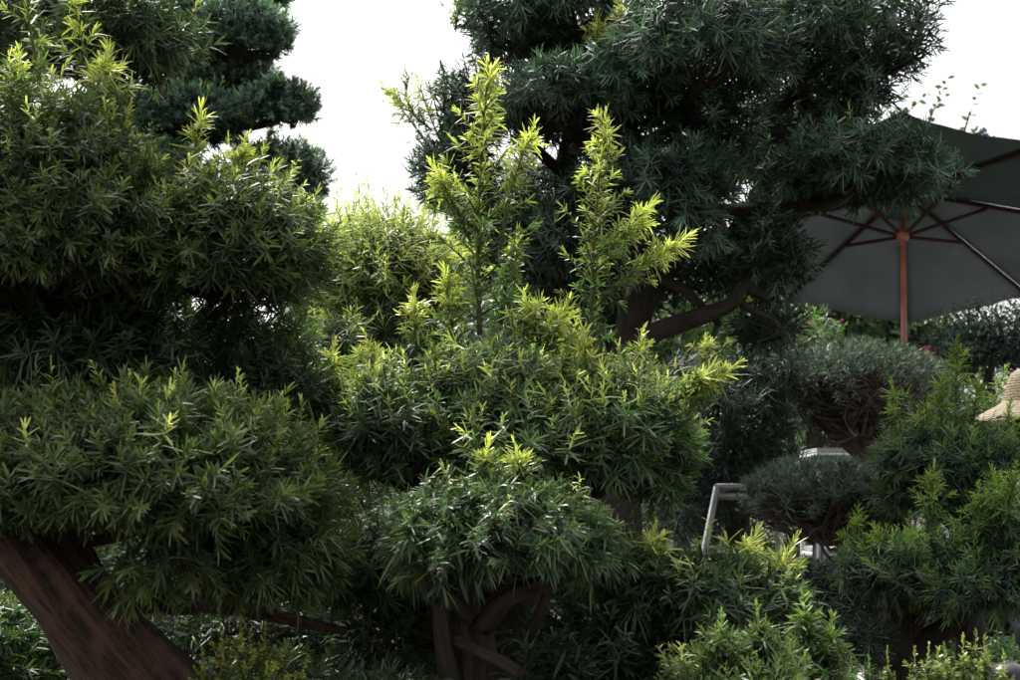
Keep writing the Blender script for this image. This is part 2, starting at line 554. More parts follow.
M_SOIL = noise_mat("soil", (.03, .024, .016), (.075, .06, .04), 14, .95, bump=.6, bdist=.03)
M_PAVE = noise_mat("paving", (.36, .36, .36), (.5, .5, .49), 5, .8, bump=.1)
sheet("ground", -900, 900, -300, 1500, 0, M_SOIL, 2, 2)
sheet("path", -14, 14, 7.2, 10.2, .004, M_PAVE)

# ================================================================== TREES AND SHRUBS
# ---- A: big near tree at left
tA = empty("podocarpus_tree", root_at(230, 560, 2.75), "large clipped tree at far left with leaning red brown trunk", "tree", "cloud pruned podocarpus trees")
trunk(tA, [(330, 1130, 2.85, .12), (300, 900, 2.82, .10), (215, 760, 2.75, .092), (140, 680, 2.7, .088), (82, 612, 2.7, .084), (34, 545, 2.72, .08), (-20, 480, 2.8, .07), (-70, 400, 2.95, .055), (-60, 300, 3.05, .045), (40, 180, 3.15, .03), (100, 90, 3.25, .022)],
      BARK_RED, sides=110, rough=.16, flute=.05, seed=4, grain=.012,
      forks=[[(100, 640, 2.78, .035), (150, 600, 2.85, .026), (225, 606, 2.95, .016), (300, 622, 3.05, .012), (345, 632, 3.1, .008)],
             [(-5, 440, 2.95, .03), (60, 390, 3.25, .02), (160, 350, 3.3, .012), (225, 290, 3.2, .008)],
             [(145, 690, 2.7, .03), (115, 640, 2.66, .02), (100, 600, 2.64, .012), (108, 575, 2.63, .008)],
             [(225, 760, 2.8, .02), (215, 690, 2.9, .016), (222, 655, 2.95, .014)]])
T = Tubes()
kp = at(62, 614, 2.617)
T.tube([kp + [-.0, .03, .0], kp + [0, -.002, .0], kp + [0, -.008, -.001]], [.014, .010, .006], 14, 4, .3, 3)
T.build("knot", BARK_DARK, tA)
fA = at(10, 500, 2.8)
st = dict(L=.046, W=.0060, c0=OLIVE, c1=OLIVE_T, yc=YOUNG)
pad(tA, 140, 492, 200, 112, 2.68, .36, frm=fA, young=.12, dens=3.2, skirt=-.55, flat=.62, droop=.1, up=.55, name="foliage_pad", **{**st, 'L': .043, 'n': 24})
pad(tA, 160, 560, 70, 45, 2.5, .1, n=22, dens=1.3, skirt=-.9, flat=.9, up=-.4, droop=.35, fill=.3, **st)
pad(tA, 262, 560, 85, 70, 2.75, .25, dens=2.4, skirt=-.7, flat=.7, up=0, droop=.4, frm=at(152, 602, 2.87), **st)
pad(tA, 38, 243, 150, 160, 2.95, .38, frm=at(-20, 330, 3.0), young=.16, dens=3.3, skirt=-.6, flat=.6, droop=.14, up=.45, **{**st, 'n': 24})
pad(tA, 235, 256, 94, 90, 3.05, .3, frm=at(190, 330, 3.25), young=.30, yhi=-.2, dens=2.8, skirt=-.6, flat=.85, droop=.14, **st)
pad(tA, 130, 235, 68, 78, 2.95, .2, young=.22, dens=2.0, skirt=-.7, flat=.8, **st)
pad(tA, 180, 345, 150, 48, 3.35, .3, frm=at(-10, 420, 2.9), dens=1.8, skirt=-.7, c0=MIDG * .9, c1=MIDG_T * .95, L=.048, W=.006, young=.04)
pad(tA, 40, 350, 130, 75, 3.25, .3, frm=at(-10, 400, 2.9), dens=1.8, skirt=-.8, flat=.9, c0=MIDG * .9, c1=MIDG_T * .9, L=.048, W=.006)
pad(tA, 90, 345, 110, 60, 3.0, .18, dens=1.6, skirt=-.9, flat=1, c0=MIDG * .9, c1=MIDG_T, L=.048, W=.006)
pad(tA, 270, 400, 90, 50, 3.25, .3, dens=2.2, skirt=-.6, c0=MIDG * .8, c1=MIDG_T * .8, L=.05, W=.006, young=.03)
pad(tA, 130, 36, 70, 58, 3.25, .24, frm=at(110, 92, 3.2), dens=2.5, skirt=-.8, flat=.9, young=.03, c0=MIDG * .9, c1=MIDG_T * .9, L=.055, W=.006, thick=.5)
pad(tA, -10, 45, 55, 75, 3.3, .25, dens=1.4, skirt=-.8, flat=.9, c0=MIDG * .8, c1=MIDG_T * .7, L=.055, W=.006)
for (a, b, D) in [((40, 80), (28, -20), 2.9), ((92, 90), (72, -5), 2.95), ((95, 110), (103, 70), 2.9), ((15, 130), (18, 70), 2.9), ((195, 180), (200, 128), 3.0), ((232, 185), (240, 158), 3.0), ((120, 120), (112, 68), 2.95)]:
    leader(tA, a, b, D, D, nl=6, L=.055, W=.006, lat=.06, gstart=.1, rad=.004, n=11)

# ---- B: darker tree behind, round pads against the sky
tB = empty("podocarpus_tree", root_at(170, 560, 6.6), "dark tree with small round pads against the sky at upper left", "tree", "cloud pruned podocarpus trees")
trunk(tB, [(150, 760, 6.6, .11), (165, 560, 6.6, .10), (150, 400, 6.6, .09), (185, 260, 6.6, .07), (170, 160, 6.6, .05), (190, 80, 6.6, .035), (215, 30, 6.6, .02)], BARK_DARK, seed=8)
sb = dict(L=.042, W=.0056, n=22, ln=.04, c0=BLUE * 1.0, c1=BLUE_T * 3.4, mat=LEAFB, skirt=-.7, lump=.08, droop=.03, up=.55, thick=.2, dens=3.4, flat=.85, seg=2, s1=18, s0=70, brad=.02)  # young tips paler, contrast pushed to imitate lit tops over dark undersides
for (x, y, rx, ry, fr, yg) in [(244, 34, 56, 40, (200, 60), .02), (258, -8, 42, 22, (210, 50), .1), (226, 84, 58, 36, (190, 100), .1), (280, 106, 42, 30, (220, 120), .12), (180, 120, 74, 36, (180, 150), .04),
                               (288, 176, 45, 38, (200, 190), .22), (252, 158, 26, 18, (200, 180), .1), (175, 20, 40, 45, (190, 60), 0), (60, 35, 80, 60, (150, 100), 0), (140, 175, 70, 40, (170, 180), 0), (215, 205, 60, 40, (180, 230), .05), (298, 214, 28, 22, (200, 230), .05)]:
    pad(tB, x, y, rx, ry, 6.5 + rng.normal(0, .15), young=yg, frm=at(fr[0], fr[1], 6.6), yhi=-.3, **sb)
leader(tB, (262, 160), (272, 128), 6.4, 6.4, nl=10, lat=.07, L=.05, rad=.004)
leader(tB, (215, 60), (210, 38), 6.4, 6.4, nl=8, lat=.07, L=.05, rad=.004)

# ---- C: yellow green tree in the middle with tall leaders
tC = empty("podocarpus_tree", root_at(520, 560, 3.3), "broad tree in the middle with yellow green tips and tall upright shoots", "tree", "cloud pruned podocarpus trees")
trunk(tC, [(530, 1010, 3.35, .09), (525, 800, 3.35, .08), (520, 640, 3.35, .07), (500, 540, 3.35, .055), (505, 470, 3.3, .04)], BARK_DARK, seed=5,
      forks=[[(520, 560, 3.35, .04), (430, 500, 3.3, .03), (380, 470, 3.25, .02)], [(505, 540, 3.35, .04), (590, 490, 3.3, .03), (640, 460, 3.3, .02)], [(505, 500, 3.35, .03), (440, 400, 3.6, .025), (390, 330, 3.85, .02)]])
sc = dict(L=.056, W=.0066, c0=MIDG * 1.15, c1=MIDG_T * 1.4, droop=.15, up=.45, n=20, ln=.055)
pad(tC, 405, 440, 98, 72, 3.2, .3, frm=at(430, 500, 3.3), young=.75, skirt=-.7, dens=2.8, flat=.9, **sc)
pad(tC, 500, 420, 120, 78, 3.3, .34, frm=at(505, 480, 3.3), young=.5, skirt=-.6, dens=2.8, flat=.8, **sc)
pad(tC, 605, 440, 98, 70, 3.2, .3, frm=at(590, 490, 3.3), young=.85, skirt=-.7, dens=2.8, flat=.95, **sc)
pad(tC, 520, 450, 90, 40, 3.0, .16, young=.7, yhi=-.3, skirt=-.7, dens=1.8, flat=.9, **sc)
pad(tC, 660, 465, 42, 52, 3.2, .2, young=.4, skirt=-.9, dens=2.0, flat=.9, **sc)
pad(tC, 396, 290, 76, 68, 3.95, .35, frm=at(440, 400, 3.6), young=.75, yhi=-.5, skirt=-.6, dens=2.6, flat=.7, L=.05, W=.006, c0=np.array([.075, .12, .035]), c1=np.array([.26, .33, .09]), n=20, ln=.085, up=.8)
pad(tC, 352, 268, 40, 46, 4.1, .25, young=.7, yhi=-.5, skirt=-.6, dens=2.2, flat=.7, L=.05, W=.006, c0=np.array([.075, .115, .03]), c1=np.array([.22, .29, .07]), n=18)
pad(tC, 385, 352, 78, 42, 3.75, .25, young=.45, yhi=-.2, skirt=-.9, dens=2.0, flat=1, L=.05, W=.006, c0=MIDG, c1=MIDG_T * 1.2, n=20)
leader(tC, (480, 335), (488, 74), 3.25, 3.25, nl=34, lat=.16, L=.056, W=.0066, gstart=.25, rad=.0065, n=16)
leader(tC, (592, 385), (606, 128), 3.2, 3.2, nl=34, lat=.11, L=.05, W=.006, gstart=.3, rad=.006, n=15, taper=.6)
for a, b, D, nl, lat, gs in [((500, 250), (530, 140), 3.22, 14, .07, .2), ((470, 240), (440, 180), 3.25, 14, .07, .2), ((600, 300), (672, 248), 3.18, 14, .06, .2), ((600, 255), (640, 215), 3.2, 10, .06, .2), ((660, 412), (724, 372), 3.1, 11, .05, .4), ((690, 400), (700, 385), 3.1, 6, .05, .2),
                         ((455, 345), (447, 285), 3.25, 12, .07, .1), ((540, 345), (530, 312), 3.2, 10, .09, .05), ((545, 350), (560, 318), 3.15, 10, .08, .05), ((420, 350), (415, 310), 3.3, 9, .07, .1), ((500, 330), (515, 250), 3.3, 14, .06, .6), ((430, 330), (420, 245), 3.9, 14, .08, .0),
                         ((370, 280), (366, 218), 4.0, 12, .08, .0), ((400, 270), (408, 226), 4.0, 12, .08, .0), ((340, 280), (340, 232), 4.1, 12, .08, .0), ((425, 280), (432, 240), 3.9, 12, .08, .0), ((455, 310), (462, 262), 3.8, 12, .08, .0), ((360, 270), (352, 222), 4.0, 12, .08, .0), ((375, 270), (392, 232), 4.0, 12, .09, .0), ((345, 300), (332, 262), 4.0, 10, .08, .0), ((410, 300), (440, 262), 3.9, 12, .09, .0), ((590, 400), (585, 350), 3.1, 8, .07, .2), ((380, 385), (370, 350), 3.1, 8, .07, .2), ((320, 400), (330, 360), 3.2, 8, .07, .2), ((635, 395), (640, 350), 3.15, 10, .07, .5), ((560, 400), (572, 340), 3.2, 12, .07, .5)]:
    leader(tC, a, b, D, D, nl=nl, lat=lat, gstart=gs, rad=.004, L=.05, W=.006, n=14)

# ---- D: small low tree in front, single dome on a thick stem
tD = empty("podocarpus_tree", root_at(478, 560, 2.75), "small tree in front of the middle one, one domed pad on a short trunk", "tree", "cloud pruned podocarpus trees")
trunk(tD, [(480, 1120, 2.8, .06), (482, 800, 2.78, .05), (476, 690, 2.75, .044), (470, 640, 2.74, .040), (468, 600, 2.74, .036), (462, 560, 2.74, .03), (455, 530, 2.74, .02)], BARK_DARK, sides=80, rough=.25, flute=.12, seed=6, grain=.014,
      forks=[[(480, 625, 2.72, .026), (510, 595, 2.7, .018), (560, 578, 2.72, .014), (610, 552, 2.74, .009)],
             [(452, 690, 2.7, .018), (442, 640, 2.68, .015), (438, 600, 2.68, .012), (425, 565, 2.7, .011)],
             [(540, 690, 2.7, .013), (500, 662, 2.66, .012), (455, 640, 2.66, .009)],
             [(528, 640, 2.78, .01), (545, 600, 2.75, .009), (550, 575, 2.74, .007)],
             [(470, 620, 2.69, .01), (440, 590, 2.65, .01), (425, 575, 2.65, .006)]])
sd = dict(L=.048, W=.0060, c0=MIDG * .95, c1=MIDG_T, n=24)
pad(tD, 500, 545, 118, 72, 2.72, .27, young=.06, skirt=-.35, dens=3.2, flat=.45, droop=.42, up=.25, frm=at(468, 600, 2.74), **sd)
pad(tD, 470, 575, 60, 22, 2.5, .08, skirt=-.9, dens=.5, flat=1, droop=.5, up=-.3, fill=.2, **sd)
pad(tD, 420, 548, 42, 42, 2.65, .15, skirt=-.8, dens=1.8, flat=.6, droop=.45, up=.1, **sd)
pad(tD, 585, 545, 42, 36, 2.68, .15, skirt=-.8, dens=1.8, flat=.6, droop=.4, up=.1, young=.08, **sd)
leader(tD, (528, 500), (520, 466), 2.7, 2.7, nl=8, lat=.05, gstart=.3, rad=.004)
leader(tD, (480, 500), (486, 462), 2.7, 2.7, nl=8, lat=.05, gstart=.6, rad=.004)

# ---- low bushes along the bottom
tE = empty("podocarpus_bush", root_at(700, 600, 3.0), "low dense bush right of the small domed tree, glossy leaves with a few yellow tips", "bush", "low podocarpus bushes along the bottom")
trunk(tE, [(705, 1080, 3.0, .05), (700, 800, 3.0, .04), (690, 650, 3.0, .03), (700, 600, 3.0, .02)], BARK_DARK, seed=9)
se = dict(L=.054, W=.0064, c0=MIDG, c1=MIDG_T * 1.15, n=20, droop=.3)
pad(tE, 712, 600, 92, 52, 3.0, .3, young=.18, skirt=-.8, dens=2.8, flat=.7, frm=at(690, 640, 3.0), **se)
pad(tE, 640, 586, 60, 42, 3.05, .25, young=.05, skirt=-.8, dens=2.2, flat=.7, **se)
pad(tE, 782, 612, 38, 38, 3.0, .2, young=.25, yhi=-.3, skirt=-.8, dens=2.2, flat=.8, **se)
for a, b in [((650, 570), (653, 545)), ((735, 580), (748, 552)), ((775, 585), (783, 566)), ((770, 640), (762, 590))]:
    leader(tE, a, b, 2.95, 2.95, nl=8, lat=.07, gstart=.2, L=.055, rad=.004)
tE2 = empty("podocarpus_bush", root_at(760, 690, 2.6), "bright bush at the bottom edge right of centre with dense upright olive leaves", "bush", "low podocarpus bushes along the bottom")
trunk(tE2, [(760, 1160, 2.6, .04), (758, 900, 2.6, .03), (760, 740, 2.6, .02)], BARK_DARK, seed=10)
pad(tE2, 755, 702, 95, 60, 2.6, .26, young=.07, skirt=-.8, dens=3.4, flat=.9, L=.040, W=.0056, c0=OLIVE * 1.1, c1=OLIVE_T * 1.3, n=22, frm=at(760, 800, 2.6), name="foliage_pad")
for a, b in [((812, 670), (806, 622)), ((828, 690), (831, 640)), ((765, 670), (760, 632)), ((722, 670), (722, 640))]:
    leader(tE2, a, b, 2.55, 2.55, nl=12, lat=.05, gstart=.5, L=.045, rad=.004, c0=MIDG, c1=OLIVE_T * 2.2)
tE3 = empty("podocarpus_bush", root_at(600, 660, 2.9), "dark shaded bush at the bottom between the small domed trunk and the bright bush", "bush", "low podocarpus bushes along the bottom")
trunk(tE3, [(600, 1100, 2.9, .04), (600, 900, 2.9, .035), (600, 700, 2.9, .02)], BARK_DARK, seed=12)
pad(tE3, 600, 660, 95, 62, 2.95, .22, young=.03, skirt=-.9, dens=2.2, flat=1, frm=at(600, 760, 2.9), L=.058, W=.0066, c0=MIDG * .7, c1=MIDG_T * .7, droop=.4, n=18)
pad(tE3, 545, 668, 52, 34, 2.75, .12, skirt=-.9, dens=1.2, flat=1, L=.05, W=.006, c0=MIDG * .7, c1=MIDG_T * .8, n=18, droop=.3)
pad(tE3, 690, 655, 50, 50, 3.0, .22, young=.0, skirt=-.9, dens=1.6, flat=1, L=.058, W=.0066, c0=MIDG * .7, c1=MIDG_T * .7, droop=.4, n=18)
tE4 = empty("podocarpus_bush", root_at(360, 620, 3.1), "dark bush left of the small domed trunk with a few upright tufts at the bottom", "bush", "low podocarpus bushes along the bottom")
trunk(tE4, [(365, 1060, 3.2, .04), (362, 850, 3.2, .035), (360, 690, 3.2, .02)], BARK_DARK, seed=13)
pad(tE4, 365, 575, 72, 52, 3.3, .3, young=.05, skirt=-.8, dens=2.2, flat=.8, frm=at(360, 690, 3.2), L=.056, W=.0062, c0=MIDG * .85, c1=MIDG_T * .9, n=18)
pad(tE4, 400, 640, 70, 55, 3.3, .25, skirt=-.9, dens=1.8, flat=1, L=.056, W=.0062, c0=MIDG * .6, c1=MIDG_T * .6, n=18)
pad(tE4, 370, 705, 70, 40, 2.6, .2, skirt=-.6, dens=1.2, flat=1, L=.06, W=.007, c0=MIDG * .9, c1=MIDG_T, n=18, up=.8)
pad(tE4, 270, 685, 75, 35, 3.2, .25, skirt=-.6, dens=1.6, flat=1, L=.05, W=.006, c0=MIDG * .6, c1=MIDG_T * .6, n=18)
tE5 = empty("podocarpus_bush", root_at(10, 640, 3.4), "fresh green bush at the bottom left corner behind the leaning trunk", "bush", "low podocarpus bushes along the bottom")
trunk(tE5, [(0, 1000, 3.5, .04), (5, 850, 3.5, .035), (10, 720, 3.5, .02)], BARK_DARK, seed=14)
pad(tE5, 5, 655, 65, 62, 3.5, .3, young=.2, skirt=-.9, dens=2.4, flat=1, frm=at(10, 740, 3.5), L=.055, W=.0062, c0=FRESH * .8, c1=FRESH_T * .8, n=18)

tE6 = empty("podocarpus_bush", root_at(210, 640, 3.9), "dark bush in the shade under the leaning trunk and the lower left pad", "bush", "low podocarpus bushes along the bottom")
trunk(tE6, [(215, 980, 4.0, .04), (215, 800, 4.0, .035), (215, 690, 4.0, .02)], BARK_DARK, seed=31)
pad(tE6, 240, 500, 150, 60, 4.1, .4, skirt=-.9, dens=1.5, flat=1, L=.055, W=.0065, c0=MIDG * .7, c1=MIDG_T * .7, n=16)  # hidden pad added to shade the low leaves in front of it
pad(tE6, 250, 625, 95, 40, 3.6, .3, skirt=-.9, dens=1.5, flat=1, frm=at(215, 690, 4.0), L=.055, W=.0065, c0=MIDG * .5, c1=MIDG_T * .45, n=16)  # leaf colours of these low pads darkened to imitate deep shade
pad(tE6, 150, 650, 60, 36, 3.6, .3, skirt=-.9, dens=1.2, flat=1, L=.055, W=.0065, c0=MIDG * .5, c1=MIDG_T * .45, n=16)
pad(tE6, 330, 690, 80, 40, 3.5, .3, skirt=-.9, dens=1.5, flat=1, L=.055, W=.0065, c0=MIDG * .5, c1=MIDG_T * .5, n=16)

# ---- F: tall dark tree upper right
tF = empty("podocarpus_tree", root_at(622, 560, 5.0), "tall dark tree with heavy spreading branches reaching over the parasol", "tree", "cloud pruned podocarpus trees")
trunk(tF, [(615, 840, 5.0, .085), (618, 600, 5.0, .08), (620, 440, 5.0, .07), (628, 365, 5.0, .066), (640, 300, 5.0, .06), (678, 245, 5.0, .052), (705, 200, 5.0, .04), (740, 150, 5.0, .033), (790, 95, 5.05, .026), (840, 45, 5.1, .02), (890, -10, 5.1, .018)], BARK_DARK, sides=24, rough=.15, flute=.08, seed=15,
      forks=[[(632, 352, 4.95, .04), (655, 334, 4.9, .034), (700, 318, 4.85, .03), (733, 304, 4.8, .026), (745, 285, 4.8, .022), (775, 268, 4.8, .014)],
             [(645, 300, 5, .025), (655, 280, 4.95, .02), (680, 288, 4.9, .016), (700, 305, 4.88, .014), (720, 325, 4.88, .01)],
             [(690, 200, 5, .03), (700, 212, 4.9, .028), (750, 210, 4.85, .022), (800, 205, 4.8, .018), (850, 195, 4.8, .012)],
             [(705, 205, 5, .03), (700, 160, 5.0, .024), (690, 110, 5, .02), (670, 60, 5, .014)],
             [(760, 135, 5.02, .022), (800, 128, 5, .018), (850, 110, 5, .012)],
             [(640, 310, 5.02, .05), (600, 260, 5.1, .045), (568, 200, 5.1, .04), (570, 150, 5.1, .035), (590, 90, 5.1, .025), (570, 20, 5.1, .02)],
             [(570, 180, 5.1, .02), (520, 130, 5.1, .018), (480, 60, 5.1, .012)],
             [(740, 304, 4.8, .012), (770, 320, 4.8, .01), (790, 335, 4.8, .006)]])
sf = dict(L=.066, W=.0062, c0=BLUE * .95, c1=BLUE_T * 1.95, mat=LEAFB, n=22, ln=.055, droop=.12, seg=3, brad=.02)  # tip colour raised against the base to imitate light-topped tufts, shaded below
pad(tF, 520, 30, 68, 45, 5.1, .5, frm=at(570, 60, 5.1), skirt=-.7, dens=1.7, flat=.9, thick=.6, **sf)
pad(tF, 575, 15, 75, 40, 4.9, .4, frm=at(570, 40, 5.1), skirt=-.6, dens=1.6, flat=.8, **sf)
pad(tF, 560, 108, 72, 44, 4.7, .4, frm=at(570, 150, 5.1), skirt=-.6, dens=2.4, flat=.8, **sf)
pad(tF, 470, 120, 40, 50, 5.1, .4, frm=at(500, 110, 5.1), skirt=-.9, dens=1.3, flat=1, thick=.7, **sf)
pad(tF, 455, 180, 48, 42, 5.1, .4, frm=at(560, 200, 5.1), skirt=-.9, dens=2.0, flat=.9, thick=.5, **sf)
pad(tF, 505, 235, 60, 55, 5.1, .4, frm=at(600, 260, 5.1), skirt=-.9, dens=1.8, flat=1, thick=.5, **sf)
pad(tF, 625, 265, 55, 65, 5.45, .35, skirt=-.95, dens=1.8, flat=1, **sf)
pad(tF, 560, 330, 75, 60, 5.4, .35, skirt=-.95, dens=1.6, flat=1, **sf)
pad(tF, 560, 250, 60, 60, 5.0, .4, frm=at(610, 270, 5.1), skirt=-.9, dens=1.8, flat=1, thick=.5, **sf)
pad(tF, 700, 55, 105, 68, 4.5, .45, frm=at(700, 120, 5.0), skirt=-.7, dens=2.4, flat=.85, young=.02, **sf)
pad(tF, 630, 95, 60, 60, 4.8, .4, frm=at(690, 120, 5.0), skirt=-.8, dens=1.8, flat=.9, young=.03, **sf)
pad(tF, 790, 20, 90, 55, 4.8, .45, frm=at(800, 85, 5.0), skirt=-.8, dens=1.7, flat=.9, **sf)
pad(tF, 535, 185, 40, 35, 5.4, .3, skirt=-.95, dens=1.2, flat=1, thick=.9, **sf)
pad(tF, 612, 150, 40, 35, 5.4, .3, skirt=-.95, dens=1.4, flat=1, thick=.9, **sf)
pad(tF, 715, 130, 60, 45, 4.75, .25, skirt=-.95, dens=1.3, flat=1, thick=.9, **sf)
pad(tF, 875, 40, 68, 70, 5.1, .5, frm=at(840, 45, 5.1), skirt=-.9, dens=1.25, flat=1, thick=.85, **sf)
pad(tF, 820, 100, 85, 62, 5.2, .5, frm=at(800, 90, 5.0), skirt=-.95, dens=1.2, flat=1, thick=.9, **sf)
pad(tF, 740, 150, 110, 70, 5.35, .4, skirt=-.95, dens=1.1, flat=1, thick=.9, **sf)
pad(tF, 850, 172, 102, 44, 4.75, .42, frm=at(800, 205, 4.8), skirt=-.8, dens=2.2, flat=.9, young=.02, thick=.5, **sf)
pad(tF, 665, 190, 65, 52, 4.65, .35, frm=at(690, 230, 4.9), skirt=-.8, dens=2.2, flat=.8, **sf)
pad(tF, 600, 195, 45, 40, 4.8, .3, frm=at(640, 260, 4.95), skirt=-.8, dens=1.8, flat=.9, **sf)
pad(tF, 690, 225, 40, 38, 4.5, .2, frm=at(700, 212, 4.9), skirt=-.9, dens=.8, flat=1, up=0, **{**sf, "droop": .3})
pad(tF, 758, 256, 68, 60, 5.0, .4, frm=at(745, 285, 4.8), skirt=-.95, dens=1.5, flat=1, thick=.85, **sf)
pad(tF, 700, 270, 60, 45, 5.2, .35, skirt=-.95, dens=1.1, flat=1, thick=.85, **sf)
pad(tF, 770, 330, 45, 28, 5.0, .3, frm=at(770, 320, 4.8), skirt=-.95, dens=1.3, flat=1, thick=.85, **sf)
for a, b, D in [((635, 70), (620, 12), 4.5), ((600, 60), (598, 30), 4.6), ((432, 130), (393, 92), 4.9), ((450, 160), (420, 85), 4.95), ((455, 30), (460, 2), 4.95)]:
    leader(tF, a, b, D, D, nl=12, lat=.08, gstart=.15, L=.05, W=.005, rad=.004, n=12)

# ---- G: dark tree behind the centre right
tG = empty("podocarpus_tree", root_at(735, 560, 5.8), "dark shaded tree standing behind the yellow green middle tree and the steel table frame", "tree", "cloud pruned podocarpus trees")
trunk(tG, [(735, 800, 5.9, .07), (738, 600, 5.9, .06), (735, 480, 5.9, .05), (730, 400, 5.9, .03)], BARK_DARK, seed=18)
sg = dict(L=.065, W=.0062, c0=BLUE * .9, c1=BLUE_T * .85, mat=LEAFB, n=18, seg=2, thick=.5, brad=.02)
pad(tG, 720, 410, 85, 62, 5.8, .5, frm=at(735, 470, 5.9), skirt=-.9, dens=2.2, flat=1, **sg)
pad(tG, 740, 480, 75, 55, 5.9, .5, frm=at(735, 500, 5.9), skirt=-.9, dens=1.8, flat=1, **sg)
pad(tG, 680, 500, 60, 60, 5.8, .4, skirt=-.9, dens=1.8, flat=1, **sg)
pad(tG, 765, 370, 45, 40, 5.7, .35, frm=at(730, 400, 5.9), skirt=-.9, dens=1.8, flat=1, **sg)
leader(tG, (712, 370), (708, 348), 5.5, 5.5, nl=8, lat=.1, gstart=.0, L=.055, rad=.004)

# ---- H, I: clipped domes on bare forked stems
def topiary(t, cx, cy, rx, ry, D, fork, nstem, base=-.05, c0=None, c1=None, dens=3.4, tk=.12, dz=None, L=.04, skirt=-.1):
    k = D / F
    c = at(cx, cy, D); R = np.array([rx * k, dz or rx * k * .8, ry * k])
    m = int(dens * 4.2 * R[0] * (R[1] + R[2]) / (L * L) * .62)
    d = norm(rng.normal(size=(m * 3, 3))); d = d[(d[:, 2] > .35) | ((d[:, 2] > skirt) & (rng.random(m * 3) < .22))][:int(m * .75)]
    bd = norm(rng.normal(size=(12, 3))); f = 1 + .09 * (np.exp(-9 * (1 - d @ bd.T)) * rng.uniform(-1, 1, 12)).sum(1)
    P = c + d * R * (f * (1 - tk * rng.random(len(d))))[:, None]
    A = norm(norm(d / R) + [0, 0, .35] + rng.normal(0, .28, d.shape))
    b = Leaves()
    col0 = BLUE * [1.9, 1.6, 1.6] if c0 is None else c0
    col1 = BLUE_T * [2.1, 1.7, 1.8] if c1 is None else c1
    shoots(b, P, A, .035, 15, L, .005, col0, col1, 75, 15, .03, 14)
    b.build("foliage_dome", LEAFB, t, 2)
    T = Tubes()
    f0 = at(*fork)
    for i in range(nstem):
        dd = norm(rng.normal(size=3)); dd[2] = abs(dd[2]) * .9 - .06
        e = c + dd * R * .97
        mid = f0 + (e - f0) * np.array([.55, .55, .3]) + rng.normal(0, .05, 3)
        T.tube([f0 + rng.normal(0, .015, 3), f0 + (mid - f0) * .5 + rng.normal(0, .02, 3), mid, mid + (e - mid) * .5 + rng.normal(0, .03, 3), e], np.array([.012, .010, .007, .0045, .002]) * (.7 + .6 * rng.random()), 6, 3, .1, i)
        for q in range(4):
            e2 = e + rng.normal(0, .09, 3) * [1, 1, .4]; s_ = mid + (e - mid) * rng.uniform(.1, .6)
            v_ = (e2 - c) / R
            if np.linalg.norm(v_) > 1: e2 = c + (e2 - c) / np.linalg.norm(v_) * .98
            T.tube([s_, (s_ + e2) / 2 + rng.normal(0, .02, 3), e2], [.004, .003, .0012], 4, 2)
    T.build("branch", BARK_GREY, t)

tH = empty("topiary_tree", root_at(868, 560, 5.7), "upper clipped dome tree under the parasol with many bare forked stems", "tree", "clipped dome trees by the parasol")
trunk(tH, [(885, 790, 5.75, .07), (880, 620, 5.75, .06), (876, 500, 5.7, .055), (868, 455, 5.7, .05), (862, 425, 5.7, .03), (862, 400, 5.7, .02)], BARK_GREY, seed=21,
      forks=[[(870, 462, 5.7, .035), (845, 440, 5.68, .028), (815, 415, 5.68, .018), (808, 395, 5.68, .012)], [(868, 450, 5.7, .03), (895, 420, 5.7, .02), (915, 395, 5.7, .012)]])
topiary(tH, 870, 408, 84, 64, 5.5, (862, 432, 5.6), 80)
tI = empty("topiary_tree", root_at(885, 560, 4.9), "lower flat clipped tree with dark bare stems in front of the white metal frame", "tree", "clipped dome trees by the parasol")
trunk(tI, [(885, 850, 4.95, .06), (884, 650, 4.95, .055), (882, 550, 4.9, .048), (880, 510, 4.9, .035), (878, 485, 4.9, .02)], BARK_GREY, seed=22,
      forks=[[(884, 558, 4.9, .03), (850, 548, 4.88, .026), (815, 520, 4.86, .02), (780, 515, 4.86, .014), (765, 500, 4.86, .01)],
             [(884, 545, 4.9, .03), (930, 552, 4.85, .03), (975, 540, 4.8, .02)], [(882, 540, 4.9, .02), (840, 500, 4.88, .014), (810, 490, 4.86, .01)]])
topiary(tI, 826, 515, 86, 50, 4.85, (868, 530, 4.9), 80, dz=.24, skirt=.05, L=.045)
topiary(tI, 880, 508, 36, 34, 4.75, (880, 530, 4.9), 14, dz=.2, skirt=.05, L=.045)

# ---- J, K: fresh green trees at the right edge
tJ = empty("podocarpus_tree", root_at(985, 560, 4.3), "fresh green feathery tree at the right edge in front of the straw hat", "tree", "cloud pruned podocarpus trees")
trunk(tJ, [(975, 900, 4.35, .05), (972, 700, 4.35, .045), (968, 560, 4.3, .04), (965, 480, 4.3, .025)], BARK_DARK, seed=24,
      forks=[[(968, 540, 4.3, .025), (930, 500, 4.25, .02), (910, 470, 4.2, .012)]])
sj = dict(L=.056, W=.0052, c0=BLUE * 1.1 , c1=FRESH_T * .85, n=22, ln=.06, droop=.12, yc=np.array([.2, .36, .05]), brad=.015)
pad(tJ, 925, 462, 55, 34, 4.3, .3, frm=at(930, 500, 4.25), young=.12, skirt=-.8, dens=2.4, flat=.8, **sj)
pad(tJ, 972, 465, 38, 34, 4.3, .3, frm=at(968, 500, 4.3), young=.1, skirt=-.8, dens=2.0, flat=.8, **sj)
pad(tJ, 935, 495, 60, 30, 4.35, .3, skirt=-.8, dens=2.0, flat=.9, **sj)
pad(tJ, 1030, 510, 50, 28, 4.3, .3, skirt=-.8, dens=1.6, flat=.9, **sj)
YG = np.array([.22, .36, .05])
